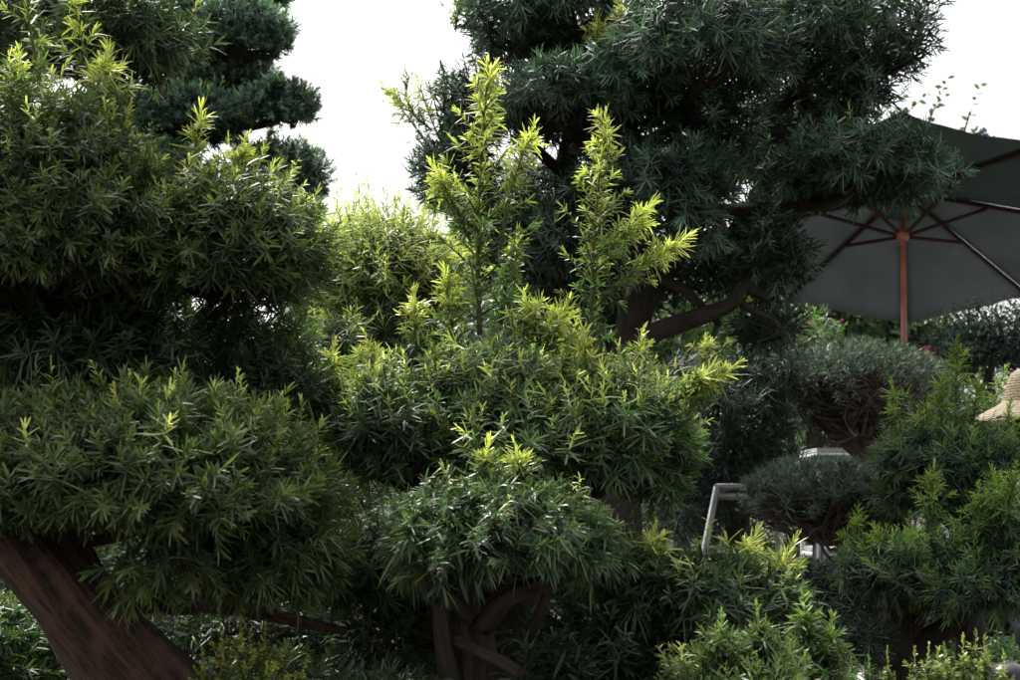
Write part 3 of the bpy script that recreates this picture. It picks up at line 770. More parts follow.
for a, b, D, nl, lat in [((955, 450), (957, 352), 4.25, 20, .10), ((900, 450), (893, 398), 4.2, 9, .09), ((918, 450), (925, 412), 4.2, 7, .08), ((970, 440), (977, 388), 4.2, 10, .08), ((1003, 460), (1008, 418), 4.1, 8, .08), ((985, 440), (1002, 380), 4.9, 10, .06), ((940, 440), (942, 390), 4.3, 9, .08)]:
    leader(tJ, a, b, D, D, nl=nl, lat=lat, gstart=.2, c1=YG, L=.055, W=.005, rad=.004, n=14)
tK = empty("podocarpus_tree", root_at(905, 640, 3.9), "dark trunked tree at the lower right with bright green shoots along its top", "tree", "cloud pruned podocarpus trees")
trunk(tK, [(905, 960, 4.0, .075), (905, 780, 4.0, .055), (902, 680, 3.95, .048), (903, 620, 3.95, .040), (905, 580, 3.95, .03)], BARK_DARK, seed=26,
      forks=[[(905, 655, 3.95, .04), (945, 630, 3.9, .03), (985, 600, 3.9, .02), (1030, 580, 3.9, .014)], [(945, 628, 3.9, .018), (960, 600, 3.9, .012), (945, 580, 3.9, .01)], [(905, 660, 3.95, .03), (860, 655, 3.9, .022), (830, 640, 3.9, .014)], [(905, 650, 3.95, .02), (925, 610, 3.9, .014), (930, 580, 3.9, .01)]])
sk = dict(L=.054, W=.0056, c0=BLUE * 1.1, c1=FRESH_T * .85, n=22, ln=.055, yc=np.array([.24, .40, .05]), brad=.015)
pad(tK, 965, 580, 98, 50, 3.9, .4, frm=at(945, 630, 3.9), young=.16, skirt=-.7, dens=2.8, flat=.85, **sk)
pad(tK, 885, 575, 48, 40, 3.85, .25, frm=at(905, 620, 3.95), young=.35, skirt=-.8, dens=2.2, flat=.7, **sk)
pad(tK, 860, 640, 45, 26, 3.8, .15, skirt=-.9, dens=1.4, flat=1, L=.05, W=.0055, c0=BLUE * .8, c1=BLUE_T * .8, mat=LEAFB, n=18)
pad(tK, 830, 600, 42, 42, 4.3, .3, frm=at(860, 655, 3.9), skirt=-.9, dens=2.2, flat=1, L=.06, W=.0055, c0=BLUE, c1=BLUE_T, mat=LEAFB, n=18)
pad(tK, 1010, 545, 40, 45, 3.8, .25, young=.4, skirt=-.8, dens=2.0, flat=.8, **sk)
for a, b, D, nl, lat in [((856, 590), (858, 520), 4.1, 16, .09), ((930, 540), (934, 480), 3.8, 14, .08), ((985, 545), (980, 500), 3.75, 14, .08), ((1010, 540), (1015, 480), 3.7, 14, .09), ((1000, 530), (995, 490), 3.75, 10, .08), ((900, 560), (885, 540), 3.8, 10, .08), ((925, 620), (922, 578), 3.7, 8, .05)]:
    leader(tK, a, b, D, D, nl=nl, lat=lat, gstart=.15, c1=YG, L=.052, W=.0052, rad=.004, n=14)

# ---- small plants along the bottom edge
def sprigs(name, label, group, stems, D, L, W, c0, c1, n=14, lat=.03, gs=.3, nl=16):
    t = empty(name, root_at(stems[0][0], 560, D), label, "shrub", group)
    for (x0, y0, x1, y1) in stems:
        d = D + rng.normal(0, .04)
        g = at(x0, y0, d)
        leader(t, (x0, y0), (x1, y1), d, d, nl=nl, lat=lat, gstart=gs, L=L, W=W, c0=c0, c1=c1, rad=.003, n=n, taper=.3, name="shoot")
        T = Tubes(); T.tube([[g[0] * .9 + t.location[0] * .1, g[1], 0.0], [g[0], g[1], g[2] * .5], g], [.006, .005, .003], 6, 2); T.build("stem", STEM_GREEN, t)
    return t

SG = "small leaved shrubs at the bottom edge"
sprigs("small_shrub", "thin stemmed olive shrub with tiny leaves at the foot of the leaning trunk", SG, [(238, 740, 240, 645), (252, 745, 262, 650), (228, 740, 222, 650), (262, 750, 280, 668), (215, 760, 205, 675), (272, 760, 300, 680), (245, 750, 250, 655)], 2.4, .016, .006, FRESH * .9, np.array([.20, .24, .04]), n=12, lat=.028, nl=22)
sprigs("small_shrub", "yellow tipped sprigs at the bottom edge below the dark trunk on the right", SG, [(962, 740, 963, 662), (975, 745, 976, 656), (988, 745, 985, 664), (948, 740, 945, 668), (915, 760, 915, 672), (925, 760, 928, 668), (893, 760, 888, 672), (1002, 760, 1003, 676), (938, 760, 938, 674)], 2.5, .016, .0055, FRESH * 1.1, np.array([.27, .33, .08]), n=14, lat=.022, nl=20, gs=.45)
sprigs("small_shrub", "loose green sprigs low behind the small domed trunk", SG, [(650, 740, 652, 668), (668, 740, 670, 672), (866, 760, 868, 676), (852, 760, 852, 680)], 3.1, .03, .006, FRESH * .8, FRESH_T, n=12, lat=.05, nl=10)

# ================================================================== BACKGROUND PLANTING
def far_plant(name, label, cat, group, blobs, D, trunkpx, mat=None, c0=MIDG, c1=MIDG_T, L=.09, W=.04, n=9, dens=2.2, tr=.06, twig=10, ln=.12, bark=None, **kw):
    x0 = trunkpx
    t = empty(name, root_at(x0, 560, D), label, cat, group)
    b0 = blobs[0]
    T = Tubes()
    base = at(x0, 560, D); base[2] = 0
    top = at(b0[0], b0[1] - b0[3] * .3, D)
    T.tube([base, base * .6 + top * .4 + [.05, 0, 0], top * .7 + base * .3, top], [tr, tr * .85, tr * .6, tr * .25], 12, 5, .15, int(x0))
    T.build("trunk", bark or BARK_DARK, t)
    for b in blobs:
        pad(t, b[0], b[1], b[2], b[3], D + (b[4] if len(b) > 4 else 0), None if rx_ok(b) else 1.0, L=L, W=W, n=n, dens=dens, c0=c0, c1=c1, mat=mat or LEAF, skirt=-1, flat=1, thick=.8, fill=.5, lump=.3,
            frm=top * .45 + base * .55, twigs=twig, brad=tr * .35, ln=ln, seg=2, name="foliage_crown", s0=85, s1=35, **kw)
    return t


def rx_ok(b):
    return b[2] < 120


GB = "trees and bushes in the background"
LIGHTG = np.array([.11, .20, .06]); LIGHTG_T = np.array([.17, .30, .08])
far_plant("background_bush", "pale green sunlit bush seen under the low branch of the tall dark tree", "bush", GB, [(672, 330, 45, 60), (640, 380, 50, 60), (720, 300, 30, 30)], 8.0, 672, c0=LIGHTG * .7, c1=LIGHTG_T * .8, L=.06, W=.008, n=16, ln=.08)
far_plant("background_bush", "light green feathery bush left of the clipped dome under the parasol", "bush", GB, [(812, 350, 42, 40), (838, 385, 45, 40), (790, 400, 40, 50)], 7.2, 812, c0=FRESH, c1=LIGHTG_T * .8, L=.06, W=.009, n=16, ln=.08)
far_plant("background_bush", "bright green bush behind the white metal frame and the clipped dome", "bush", GB, [(840, 450, 60, 55), (780, 460, 55, 45), (905, 445, 40, 45)], 8.0, 840, c0=FRESH, c1=LIGHTG_T, L=.06, W=.012, n=14, ln=.08)
far_plant("background_bush", "dark green bush low down between the steel frame and the dark trunk", "bush", GB, [(830, 560, 70, 60), (740, 560, 60, 50)], 6.8, 830, c0=MIDG * .8, c1=FRESH_T * .6, L=.06, W=.01, n=14, ln=.08)
far_plant("broadleaf_shrub", "broad leaved shrub showing just under the parasol rim", "shrub", GB, [(845, 330, 80, 50), (900, 345, 55, 45), (945, 352, 45, 38)], 12.2, 880, c0=MIDG * 1.2, c1=LIGHTG * .7, L=.10, W=.055, n=9, dens=2.0)
far_plant("clipped_tree", "dark fine leaved tree with sky showing through at the right edge under the parasol", "tree", GB, [(992, 338, 64, 42), (1040, 350, 50, 46), (965, 350, 35, 32)], 9.0, 985, c0=BLUE, c1=BLUE_T * .8, mat=LEAFB, L=.04, W=.013, n=10, dens=1.2, twig=34, ln=.08)
far_plant("background_tree", "pale leafy tree far behind the low branches of the tall dark tree", "tree", GB, [(700, 345, 80, 55), (620, 330, 80, 60), (520, 330, 80, 60), (760, 300, 60, 50)], 14.0, 640, c0=LIGHTG * .6, c1=LIGHTG * .9, L=.09, W=.035, dens=1.8)
far_plant("background_tree", "dark leafy tree far behind the straw hat", "tree", GB, [(940, 440, 80, 60), (1030, 440, 80, 60)], 13.0, 980, c0=MIDG, c1=MIDG_T, L=.1, W=.04)
far_plant("background_tree", "soft grey green tree far off between the left and middle trees", "tree", GB, [(330, 300, 60, 50), (400, 262, 50, 34), (370, 300, 80, 45), (450, 300, 70, 60)], 15.0, 360, c0=LIGHTG * .5, c1=LIGHTG * .8, L=.09, W=.035, dens=1.6)
far_plant("background_tree", "dark tree far behind the lower middle", "tree", GB, [(330, 430, 120, 90), (450, 420, 120, 90), (570, 430, 110, 100)], 11.5, 430, c0=BLUE * .9, c1=BLUE_T * .8, L=.1, W=.035, dens=2.0)
far_plant("background_tree", "dark tree far behind the lower left pads", "tree", GB, [(40, 430, 130, 110), (190, 430, 130, 100)], 11.0, 100, c0=BLUE * .9, c1=BLUE_T * .8, L=.1, W=.035, dens=2.0)
far_plant("background_bush", "low dark hedge bush at the bottom left behind the leaning trunk", "bush", GB, [(60, 570, 130, 65), (190, 570, 110, 60)], 9.6, 100, c0=MIDG * .8, c1=MIDG_T * .8, L=.07, W=.02, n=12)
far_plant("background_bush", "low dark hedge bush at the bottom middle behind the small domed tree", "bush", GB, [(340, 560, 120, 60), (480, 560, 120, 65), (610, 570, 100, 60)], 8.8, 440, c0=MIDG * .7, c1=MIDG_T * .7, L=.07, W=.02, n=12)
far_plant("background_bush", "low dark hedge bush at the bottom right behind the dark trunk", "bush", GB, [(900, 590, 110, 60), (1020, 600, 100, 70)], 8.6, 950, c0=MIDG * .7, c1=FRESH_T * .6, L=.07, W=.02, n=12)
far_plant("background_bush", "fresh green low bush at the bottom right corner beside the dark round dome", "bush", GB, [(1000, 672, 75, 40), (930, 690, 60, 40)], 6.2, 1000, c0=FRESH * .8, c1=FRESH_T * .8, L=.05, W=.009, n=14, ln=.07)

# flowers
def flower(parent, p, r, col, k=12):
    b = Leaves()
    q = p + rng.normal(0, r * .3, (k, 3))
    A = norm(rng.normal(0, 1, (k, 3)) + [0, -.5, .4])
    shoots(b, q, A, .004, 6, r * .55, r * .45, col * .8, col, 80, 50, .05, 14)
    b.build("flower", PETAL, parent, 2)

PINK = np.array([.62, .10, .20]); MAUVE = np.array([.5, .32, .55]); RED = np.array([.5, .14, .14])
tz = far_plant("flowering_shrub", "flowering bush with pink blooms seen through the gap below the left pads", "shrub", GB, [(315, 640, 45, 26), (285, 660, 35, 25)], 7.2, 310, c0=FRESH * .9, c1=FRESH_T * .9, L=.05, W=.02, n=9)
for (x, y) in [(296, 628), (303, 630), (300, 634), (316, 631), (313, 634), (320, 627)]:
    flower(tz, at(x, y, 7.0 - .15), .03, PINK)
ty = far_plant("flowering_shrub", "tall flowering shrub with a pink bloom beside the parasol pole", "shrub", GB, [(925, 385, 30, 26), (900, 400, 30, 30)], 9.6, 925, c0=MIDG, c1=FRESH_T * .7, L=.07, W=.035, n=9)
for (x, y, r) in [(932, 353, .06), (927, 351, .05), (937, 352, .05), (811, 322, .03), (841, 320, .02)]:
    flower(ty, at(x, y, 9.5), r, np.array([.62, .13, .25]))

# crape myrtle rising behind the parasol
tm = empty("crape_myrtle", root_at(905, 560, 12.3), "thin sprigs with mauve flowers rising against the sky above the parasol", "tree", GB)
T = Tubes()
b0 = at(880, 560, 12.3); b0[2] = 0
T.tube([b0, at(880, 400, 12.3), at(890, 250, 12.3), at(890, 160, 12.3)], [.07, .06, .045, .02], 10, 5, .1, 3)
T.build("trunk", BARK_GREY, tm)
def sprig(tree, pts, D, L=.07, W=.04, flow=None):
    P = np.array([at(x, y, D) for x, y in pts])
    tt = np.linspace(0, 1, 15); xs = np.linspace(0, 1, len(P))
    Q = np.stack([np.interp(tt, xs, P[:, i]) for i in range(3)], -1)
    T = Tubes(); T.tube(Q, .008 * (1.2 - tt), 5, 1)
    sp = T.build("twig", BARK_GREY, tree)
    b = Leaves()
    ax = norm(np.gradient(Q, axis=0))
    m = len(Q)
    s = norm(np.cross(ax, [0, 1, 0])) * np.where(np.arange(m) % 2, 1, -1)[:, None]
    d = norm(s + ax * .6 + rng.normal(0, .25, (m, 3)))
    keep = rng.random(m) < .85
    sd = norm(np.cross(d, rng.normal(size=(m, 3))))
    b.add(Q[keep], d[keep], sd[keep], (rng.normal(0, .1, (m, 3)))[keep], L * (.6 + .6 * rng.random(m))[keep], W * np.ones(m)[keep], (MIDG_T * (.7 + .6 * rng.random((m, 1))))[keep])
    b.build("foliage", LEAF, sp, 2)
    if flow is not None: flower(tree, P[-1], .045, flow, 7)
for pts, fl in [([(895, 170), (915, 135), (945, 95)], None), ([(900, 170), (930, 118), (948, 78)], None), ([(880, 170), (900, 120), (905, 86)], None), ([(890, 165), (908, 112), (935, 86)], None), ([(960, 150), (968, 120), (981, 84)], None), ([(958, 150), (966, 125), (972, 100)], None),
                ([(885, 170), (903, 140), (912, 104)], RED * .8), ([(880, 160), (893, 120), (889, 98)], None), ([(900, 160), (925, 130), (938, 104)], None), ([(975, 150), (973, 138), (974, 131)], MAUVE), ([(985, 150), (983, 140), (981, 134)], MAUVE), ([(992, 150), (990, 142), (990, 137)], np.array([.6, .15, .4])),
                ([(1012, 158), (1013, 150), (1013, 144)], MAUVE), ([(975, 150), (978, 138), (986, 131)], MAUVE), ([(870, 165), (860, 130), (868, 96)], None), ([(905, 160), (912, 130), (903, 112)], RED * .7),
                ([(895, 160), (885, 140), (880, 116)], None)]:
    sprig(tm, pts, 12.3, flow=fl)
# bare twig sprays showing against the sky left of centre
for a, b, D in [((425, 140), (388, 92), 5.0), ((418, 120), (408, 78), 5.0), ((440, 60), (445, 100), 5.0)]:
    leader(tF, a, b, D, D, nl=12, lat=.1, gstart=.3, L=.04, W=.004, rad=.004, n=8, c0=MIDG_T, c1=np.array([.2, .26, .06]))
tn = empty("background_tree", root_at(340, 560, 9.0), "thin twiggy tree top against the sky beside the round pads", "tree", GB)
T = Tubes(); b0 = at(340, 560, 9); b0[2] = 0
T.tube([b0, at(345, 400, 9), at(340, 260, 9)], [.05, .04, .015], 8, 5, .1, 3); T.build("trunk", BARK_GREY, tn)
for pts in [[(340, 270), (335, 235), (332, 212)], [(345, 270), (350, 240), (362, 222)], [(335, 270), (322, 240), (318, 215)], [(350, 270), (372, 245), (383, 225)], [(345, 270), (345, 240), (346, 215)], [(360, 270), (392, 250), (405, 225)], [(330, 280), (312, 255), (316, 232)], [(340, 270), (328, 230), (340, 202)]]:
    sprig(tn, pts, 9.0, L=.035, W=.016)

# ================================================================== PARASOL
M_CANVAS = noise_mat("canvas", (.10, .118, .13), (.15, .168, .18), 2.2, .9, bump=.3, trans=.2, bdist=.004)
M_CANVAS_D = noise_mat("canvas_green", (.012, .03, .026), (.018, .04, .034), 4, .85, bump=.1)
M_WOOD = noise_mat("parasol_wood", (.20, .062, .035), (.33, .11, .065), 18, .45, bump=.1, stretch=(1, 1, .12))
M_WOOD_D = noise_mat("parasol_wood_dark", (.03, .016, .012), (.05, .025, .018), 18, 1.0, bump=.1, spec=.1)
DU = 10.5
ctr = Vector(at(903, 228, DU))
view = Vector((ctr.x, ctr.y - 0, 0)).normalized()          # horizontal direction away from the camera
right = Vector((view.y, -view.x, 0))
tl = math.radians(25); rl = math.radians(-1)
axis = (Vector((0, 0, 1)) * math.cos(tl) + view * math.sin(tl) - right * math.sin(rl)).normalized()
away = (view - axis * view.dot(axis)).normalized()
rgt = away.cross(axis).normalized()
def U(az, r, z):
    """az from the far corner, clockwise to the right"""
    return ctr + away * (math.cos(az) * r) + rgt * (math.sin(az) * r) + axis * z
RU = 1.33; H = .36
um = empty("parasol", (ctr.x, ctr.y, 0), "large dark green canvas parasol on a red brown wooden pole", "parasol")

def mesh_obj(name, vs, fs, mat, parent, smooth=False, solid=0, bevel=0, sub=0):
    me = bpy.data.meshes.new(name)
    me.from_pydata([tuple(v) for v in vs], [], fs); me.update()
    if smooth: me.polygons.foreach_set("use_smooth", np.ones(len(fs), bool))
    o = link(name, me, mat, parent)
    if sub:
        m = o.modifiers.new("s", 'SUBSURF'); m.levels = sub; m.render_levels = sub
    if solid:
        m = o.modifiers.new("t", 'SOLIDIFY'); m.thickness = solid; m.offset = 0
    if bevel:
        m = o.modifiers.new("b", 'BEVEL'); m.width = bevel; m.segments = 2
    return o

def slope(r):      # canopy height above the rim plane: straight ribs
    return H * (1 - r / RU)
vs = []; fs = []
NS = 10; NR = 8
for k in range(8):
    a0 = k * math.pi / 4; a1 = a0 + math.pi / 4
    b = len(vs)
    for i in range(NR + 1):
        r = .14 + (RU - .14) * i / NR
        for j in range(NS + 1):
            t = j / NS
            p = U(a0, r, slope(r)) * (1 - t) + U(a1, r, slope(r)) * t
            p = p - axis * (.035 * 4 * t * (1 - t) * (r / RU)) + axis * (.004 * math.sin(t * 17 + k) * r)
            if i == NR: p = p - (p - U(0, 0, slope(r))).normalized() * (.03 * 4 * t * (1 - t))
            vs.append(p)
    for i in range(NR):
        for j in range(NS):
            q = b + i * (NS + 1) + j
            fs.append((q, q + 1, q + NS + 2, q + NS + 1))
canopy = mesh_obj("canopy", vs, fs, M_CANVAS, um, True, solid=.003)
canopy.data.materials.append(noise_mat("canvas_shaded_green", (.026, .05, .046), (.036, .064, .058), 4, .85, bump=.1, trans=.1))
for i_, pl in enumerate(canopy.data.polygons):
    if 2 <= i_ // (NS * NR) <= 5: pl.material_index = 1      # near panels coloured darker to imitate the weaker light on them
# vent cap over the top
vs = []; fs = []
for k in range(8):
    a0 = k * math.pi / 4; a1 = a0 + math.pi / 4; b = len(vs)
    vs += [U(0, 0, H + .07), U(a0, .36, slope(.36) + .03), U((a0 + a1) / 2, .335, slope(.36) + .03), U(a1, .36, slope(.36) + .03)]
    fs += [(b, b + 1, b + 2), (b, b + 2, b + 3)]
mesh_obj("vent_cap", vs, fs, M_CANVAS_D, canopy, False, solid=.004)
# dark lining ring round the opening
vs = []; fs = []
for k in range(24):
    a = k * math.pi / 12
    vs += [U(a, .13, slope(.13) - .03), U(a, .27, slope(.27) - .022)]
for k in range(24):
    fs.append((2 * k, 2 * k + 1, (2 * k + 3) % 48, (2 * k + 2) % 48))
mesh_obj("lining", vs, fs, M_CANVAS_D, canopy, True, solid=.004)

def bar(name, p, q, w, h, mat, parent, up_=None):
    p = Vector(p); q = Vector(q); d = (q - p).normalized()
    u_ = (up_ or Vector((0, 0, 1))); s_ = d.cross(u_)
    if s_.length < 1e-3: s_ = d.cross(Vector((1, 0, 0)))
    s_.normalize(); u_ = s_.cross(d).normalized()
    vs = [c + s_ * a * w / 2 + u_ * b * h / 2 for c in (p, q) for a, b in ((-1, -1), (1, -1), (1, 1), (-1, 1))]
    fs = [(0, 1, 2, 3), (7, 6, 5, 4), (0, 4, 5, 1), (1, 5, 6, 2), (2, 6, 7, 3), (3, 7, 4, 0)]
    return mesh_obj(name, vs, fs, mat, parent, bevel=min(w, h) * .15)
RS = .60
for k in range(8):
    a = k * math.pi / 4
    rb = bar("rib", U(a, .05, slope(.05) - .028), U(a, RU - .01, slope(RU) - .022), .018, .028, M_WOOD_D, um, axis)
    bar("pocket", U(a, RU - .09, slope(RU - .09) - .03), U(a, RU + .005, -.026), .05, .045, M_CANVAS_D, rb, axis)
    bar("strut", U(a, .05, -.06), U(a, RS, slope(RS) - .045), .022, .022, M_WOOD_D, um, axis)
T = Tubes()
jn = U(0, 0, -1.35)
lo = Vector((jn.x, jn.y, 0.05))
T.tube([U(0, 0, H + .06), U(0, 0, .1), jn], [.021, .021, .021], 16, 3)
T.build("upper_pole", M_WOOD, um)
T = Tubes(); T.tube([jn + Vector((0, 0, .02)), (jn + lo) / 2, lo], [.021, .021, .021], 16, 3); T.build("lower_pole", M_WOOD, um)
T = Tubes(); T.tube([U(0, 0, -.015), U(0, 0, -.03), U(0, 0, -.09), U(0, 0, -.11)], [.034, .045, .045, .03], 20, 2); T.build("hub", M_WOOD, um)
T = Tubes(); T.tube([U(0, 0, H - .02), U(0, 0, H + .02)], [.05, .05], 20, 1); T.build("top_hub", M_WOOD_D, um)
T = Tubes(); T.tube([U(0, 0, H + .07), U(0, 0, H + .11), U(0, 0, H + .15)], [.02, .032, .01], 14, 3); T.build("finial", M_WOOD, um)
T = Tubes(); T.tube([jn + axis * .06, jn, jn - Vector((0, 0, .06))], [.027, .03, .027], 16, 3); T.build("tilt_joint", M_WOOD_D, um)
T = Tubes(); T.tube([U(.8, .035, -.05), U(.8, .033, -.5), U(.8, .032, -.9)], [.003, .003, .003], 6, 2); T.build("pull_cord", M_CANVAS_D, um)
T = Tubes(); T.tube([Vector((lo.x, lo.y, .005)), Vector((lo.x, lo.y, .07)), Vector((lo.x, lo.y, .09)), Vector((lo.x, lo.y, .35))], [.25, .24, .04, .035], 28, 1)
T.build("base", noise_mat("base_stone", (.12, .12, .12), (.2, .2, .2), 20, .9), um)

# ================================================================== METAL FRAMES
M_STEEL = noise_mat("steel_tube", (.22, .22, .22), (.36, .36, .355), 12, .5, metal=.6, bump=.05)
M_WHITE = noise_mat("white_metal", (.38, .38, .37), (.55, .55, .54), 9, .5, bump=.05)
def tubeframe(tree, segs, r, mat, name):
    for (p, q, nm) in segs:
        T = Tubes(); T.tube([p, (np.array(p) + np.array(q)) / 2, q], [r, r, r], 10, 1); T.build(nm, mat, tree)
fr = empty("steel_table_frame", root_at(740, 560, 4.6), "bare steel tube stand with slanting legs behind the yellow tipped bush", "stand")
def P3(x, y, D): return at(x, y, D)
tl1, tr1 = P3(717, 487, 5.3), P3(779, 487, 5.35)
tl2, tr2 = P3(728, 493, 5.75), P3(779, 493, 5.8)
def leg(top, dx, D):
    b = at(0, 0, D); q = np.array(top, float)
    e = q + np.array([dx, 0, 0]); e[2] = 0
    return e
W_ = -.16 * (tl1[2] / .16) * .22
segs = [(tl1, tr1, "top_rail"), (tl2, tr2, "top_rail"), (tl1, tl2, "top_rail"), (tr1, tr2, "top_rail"),
        (tl1 - [0, 0, .035], tr1 - [0, 0, .035], "cross_rail"),
        (tl1, leg(tl1, -.27, 0), "leg"), (tl2, leg(tl2, -.27, 0), "leg"), (tr1, leg(tr1, -.03, 0), "leg"), (tr2, leg(tr2, -.03, 0), "leg")]
tubeframe(fr, segs, .0135, M_STEEL, "")
fw = empty("white_metal_rack", root_at(850, 560, 6.2), "white metal rack seen through the stems of the lower clipped dome", "rack")
a1, a2 = P3(817, 453, 6.2), P3(888, 453, 6.2)
b1, b2 = a1 + [0, .35, 0], a2 + [0, .35, 0]
sh = P3(840, 553, 6.2)[2]
segs = []
for p in (a1, a2, b1, b2): segs.append((p, np.array([p[0], p[1], 0]), "leg"))
for z in (a1[2], sh):
    for p, q in ((a1, a2), (b1, b2), (a1, b1), (a2, b2)):
        segs.append((np.array([p[0], p[1], z - .012]), np.array([q[0], q[1], z - .012]), "rail"))
tubeframe(fw, segs, .012, M_WHITE, "")
k_ = (a1 + b2) / 2
for z in (a1[2] + .004, sh + .004):
    x0, x1, y0, y1 = a1[0], a2[0], a1[1], b1[1]
    mesh_obj("shelf", [(x0, y0, z), (x1, y0, z), (x1, y1, z), (x0, y1, z), (x0, y0, z + .018), (x1, y0, z + .018), (x1, y1, z + .018), (x0, y1, z + .018)],
             [(3, 2, 1, 0), (4, 5, 6, 7), (0, 1, 5, 4), (1, 2, 6, 5), (2, 3, 7, 6), (3, 0, 4, 7)], M_WHITE, fw)
f2 = empty("steel_post_frame", root_at(818, 560, 5.4), "short pair of bright steel posts low behind the clipped domes", "stand")
pp = [P3(815, 528, 5.4), P3(823, 528, 5.5)]
pp = [pp[0], pp[1]]
segs = [(p, np.array([p[0] - .04, p[1], 0]), "leg") for p in pp] + [(pp[0], pp[1], "rail"), (pp[0], pp[0] + [.3, .1, 0], "rail")]
tubeframe(f2, segs, .009, M_STEEL, "")

# ---- unidentified dark glossy dome at the lower right corner, post assumed
M_DOME = noise_mat("dark_gloss", (.012, .012, .013), (.025, .024, .026), 6, .32, bump=.02)
M_DOME2 = noise_mat("taupe_plastic", (.12, .10, .09), (.15, .125, .11), 6, .5, bump=.02)
def lathe(prof, c, mat, name, parent, seg=40, fx=None):
    vs = []; fs = []
    m = len(prof)
    for i, (r, z) in enumerate(prof):
        for j in range(seg):
            a = j / seg * 2 * math.pi
            p = np.array([r * math.cos(a), r * math.sin(a), z])
            if fx: p = fx(p, a, r)
            vs.append(np.array(c) + p)
    for i in range(m - 1):
        for j in range(seg):
            fs.append((i * seg + j, i * seg + (j + 1) % seg, (i + 1) * seg + (j + 1) % seg, (i + 1) * seg + j))
    return mesh_obj(name, vs, fs, mat, parent, True)
lc = at(1008, 678, 5.2)
lm = empty("glossy_dome", (lc[0], lc[1], 0), "dark glossy rounded dome at the bottom right corner behind yellow tipped sprigs", "object")
ang = np.linspace(0, math.pi / 2, 12)
lathe([(.085 * math.cos(a) + 1e-4, .085 * math.sin(a) * .8 + .01) for a in ang], lc - [0, 0, .02], M_DOME, "dome", lm)
lathe([(.001, -.07), (.05, -.07), (.086, -.03), (.088, -.004), (.084, .0)], lc - [0, 0, .012], M_DOME2, "body", lm)
T = Tubes(); T.tube([[lc[0], lc[1], .0], [lc[0], lc[1], lc[2] * .5], [lc[0], lc[1], lc[2] - .07]], [.03, .022, .022], 12, 2); T.build("post", M_DOME, lm)

# ================================================================== PERSON IN A STRAW HAT
M_SKIN = noise_mat("skin", (.42, .24, .16), (.48, .28, .19), 9, .55, bump=.05)
M_SHIRT = noise_mat("blue_shirt", (.16, .27, .42), (.22, .34, .50), 5, .85, bump=.3)
M_TROU = noise_mat("dark_trousers", (.02, .022, .03), (.035, .037, .045), 8, .9, bump=.2)
M_HAIR = noise_mat("black_hair", (.01, .008, .007), (.02, .016, .013), 40, .5, bump=.4)
hp = at(1040, 428, 4.75)                     # head centre
PX, PY = hp[0] + .05, hp[1]
pe = empty("person", (PX, PY, 0), "person in a light blue shirt under the straw hat at the right edge", "person")
def skin(name, verts, edges, radii, mat, parent, sub=2):
    me = bpy.data.meshes.new(name); me.from_pydata([tuple(v) for v in verts], edges, []); me.update()
    o = link(name, me, mat, parent)
    m = o.modifiers.new("skin", 'SKIN')
    if not me.skin_vertices: o.data.skin_vertices.new()
    for i, r in enumerate(radii):
        sv_ = me.skin_vertices[0].data[i]
        sv_.radius = r if isinstance(r, tuple) else (r, r); sv_.use_root = (i == 0)
    m.use_smooth_shade = True
    s_ = o.modifiers.new("sub", 'SUBSURF'); s_.levels = sub; s_.render_levels = sub
    return o
hz = hp[2]
def B(x, y, z): return (PX + x, PY + y, z)
# body: facing left (-x); pelvis first
bv = [B(0, 0, .86), B(.0, 0, 1.0), B(-.01, 0, 1.15), B(-.03, 0, 1.27), B(-.045, 0, hz - .13), B(-.05, 0, hz - .04), B(-.05, 0, hz + .03), B(-.05, 0, hz + .08),
      B(-.03, .15, 1.26), B(-.02, .2, 1.05), B(-.03, .2, .86), B(-.04, .19, .80),
      B(-.03, -.15, 1.26), B(-.0, -.2, 1.05), B(-.01, -.21, .86), B(-.02, -.2, .80),
      B(.0, .09, .78), B(-.01, .1, .45), B(.03, .1, .09), B(-.1, .1, .045),
      B(.0, -.09, .78), B(.0, -.1, .45), B(.04, -.1, .09), B(-.09, -.1, .045)]
be = [(0, 1), (1, 2), (2, 3), (3, 4), (4, 5), (5, 6), (6, 7), (3, 8), (8, 9), (9, 10), (10, 11), (3, 12), (12, 13), (13, 14), (14, 15), (0, 16), (16, 17), (17, 18), (18, 19), (0, 20), (20, 21), (21, 22), (22, 23)]
br = [(.13, .1), (.12, .09), (.13, .095), (.11, .08), .05, (.075, .07), (.088, .08), (.06, .06), .05, .04, .028, .03, .05, .04, .028, .03, .075, .052, .035, .035, .075, .052, .035, .035]
body = skin("body", bv, be, br, M_SKIN, pe)
skin("shirt", [B(0, 0, .84), B(.0, 0, 1.0), B(-.01, 0, 1.15), B(-.03, 0, 1.275), B(-.04, 0, 1.31), B(-.03, .155, 1.265), B(-.04, .2, 1.07), B(-.025, .2, .96), B(-.03, -.155, 1.265), B(-.02, -.2, 1.07), B(-.005, -.21, .96)],
     [(0, 1), (1, 2), (2, 3), (3, 4), (3, 5), (5, 6), (6, 7), (3, 8), (8, 9), (9, 10)], [(.155, .12), (.145, .115), (.155, .12), (.13, .1), .06, .066, .056, .048, .066, .056, .048], M_SHIRT, pe)
skin("trousers", [B(0, 0, .88), B(.0, .09, .78), B(-.01, .1, .45), B(.03, .1, .12), B(.0, -.09, .78), B(.0, -.1, .45), B(.04, -.1, .12)], [(0, 1), (1, 2), (2, 3), (0, 4), (4, 5), (5, 6)], [(.145, .115), .092, .068, .06, .092, .068, .06], M_TROU, pe)
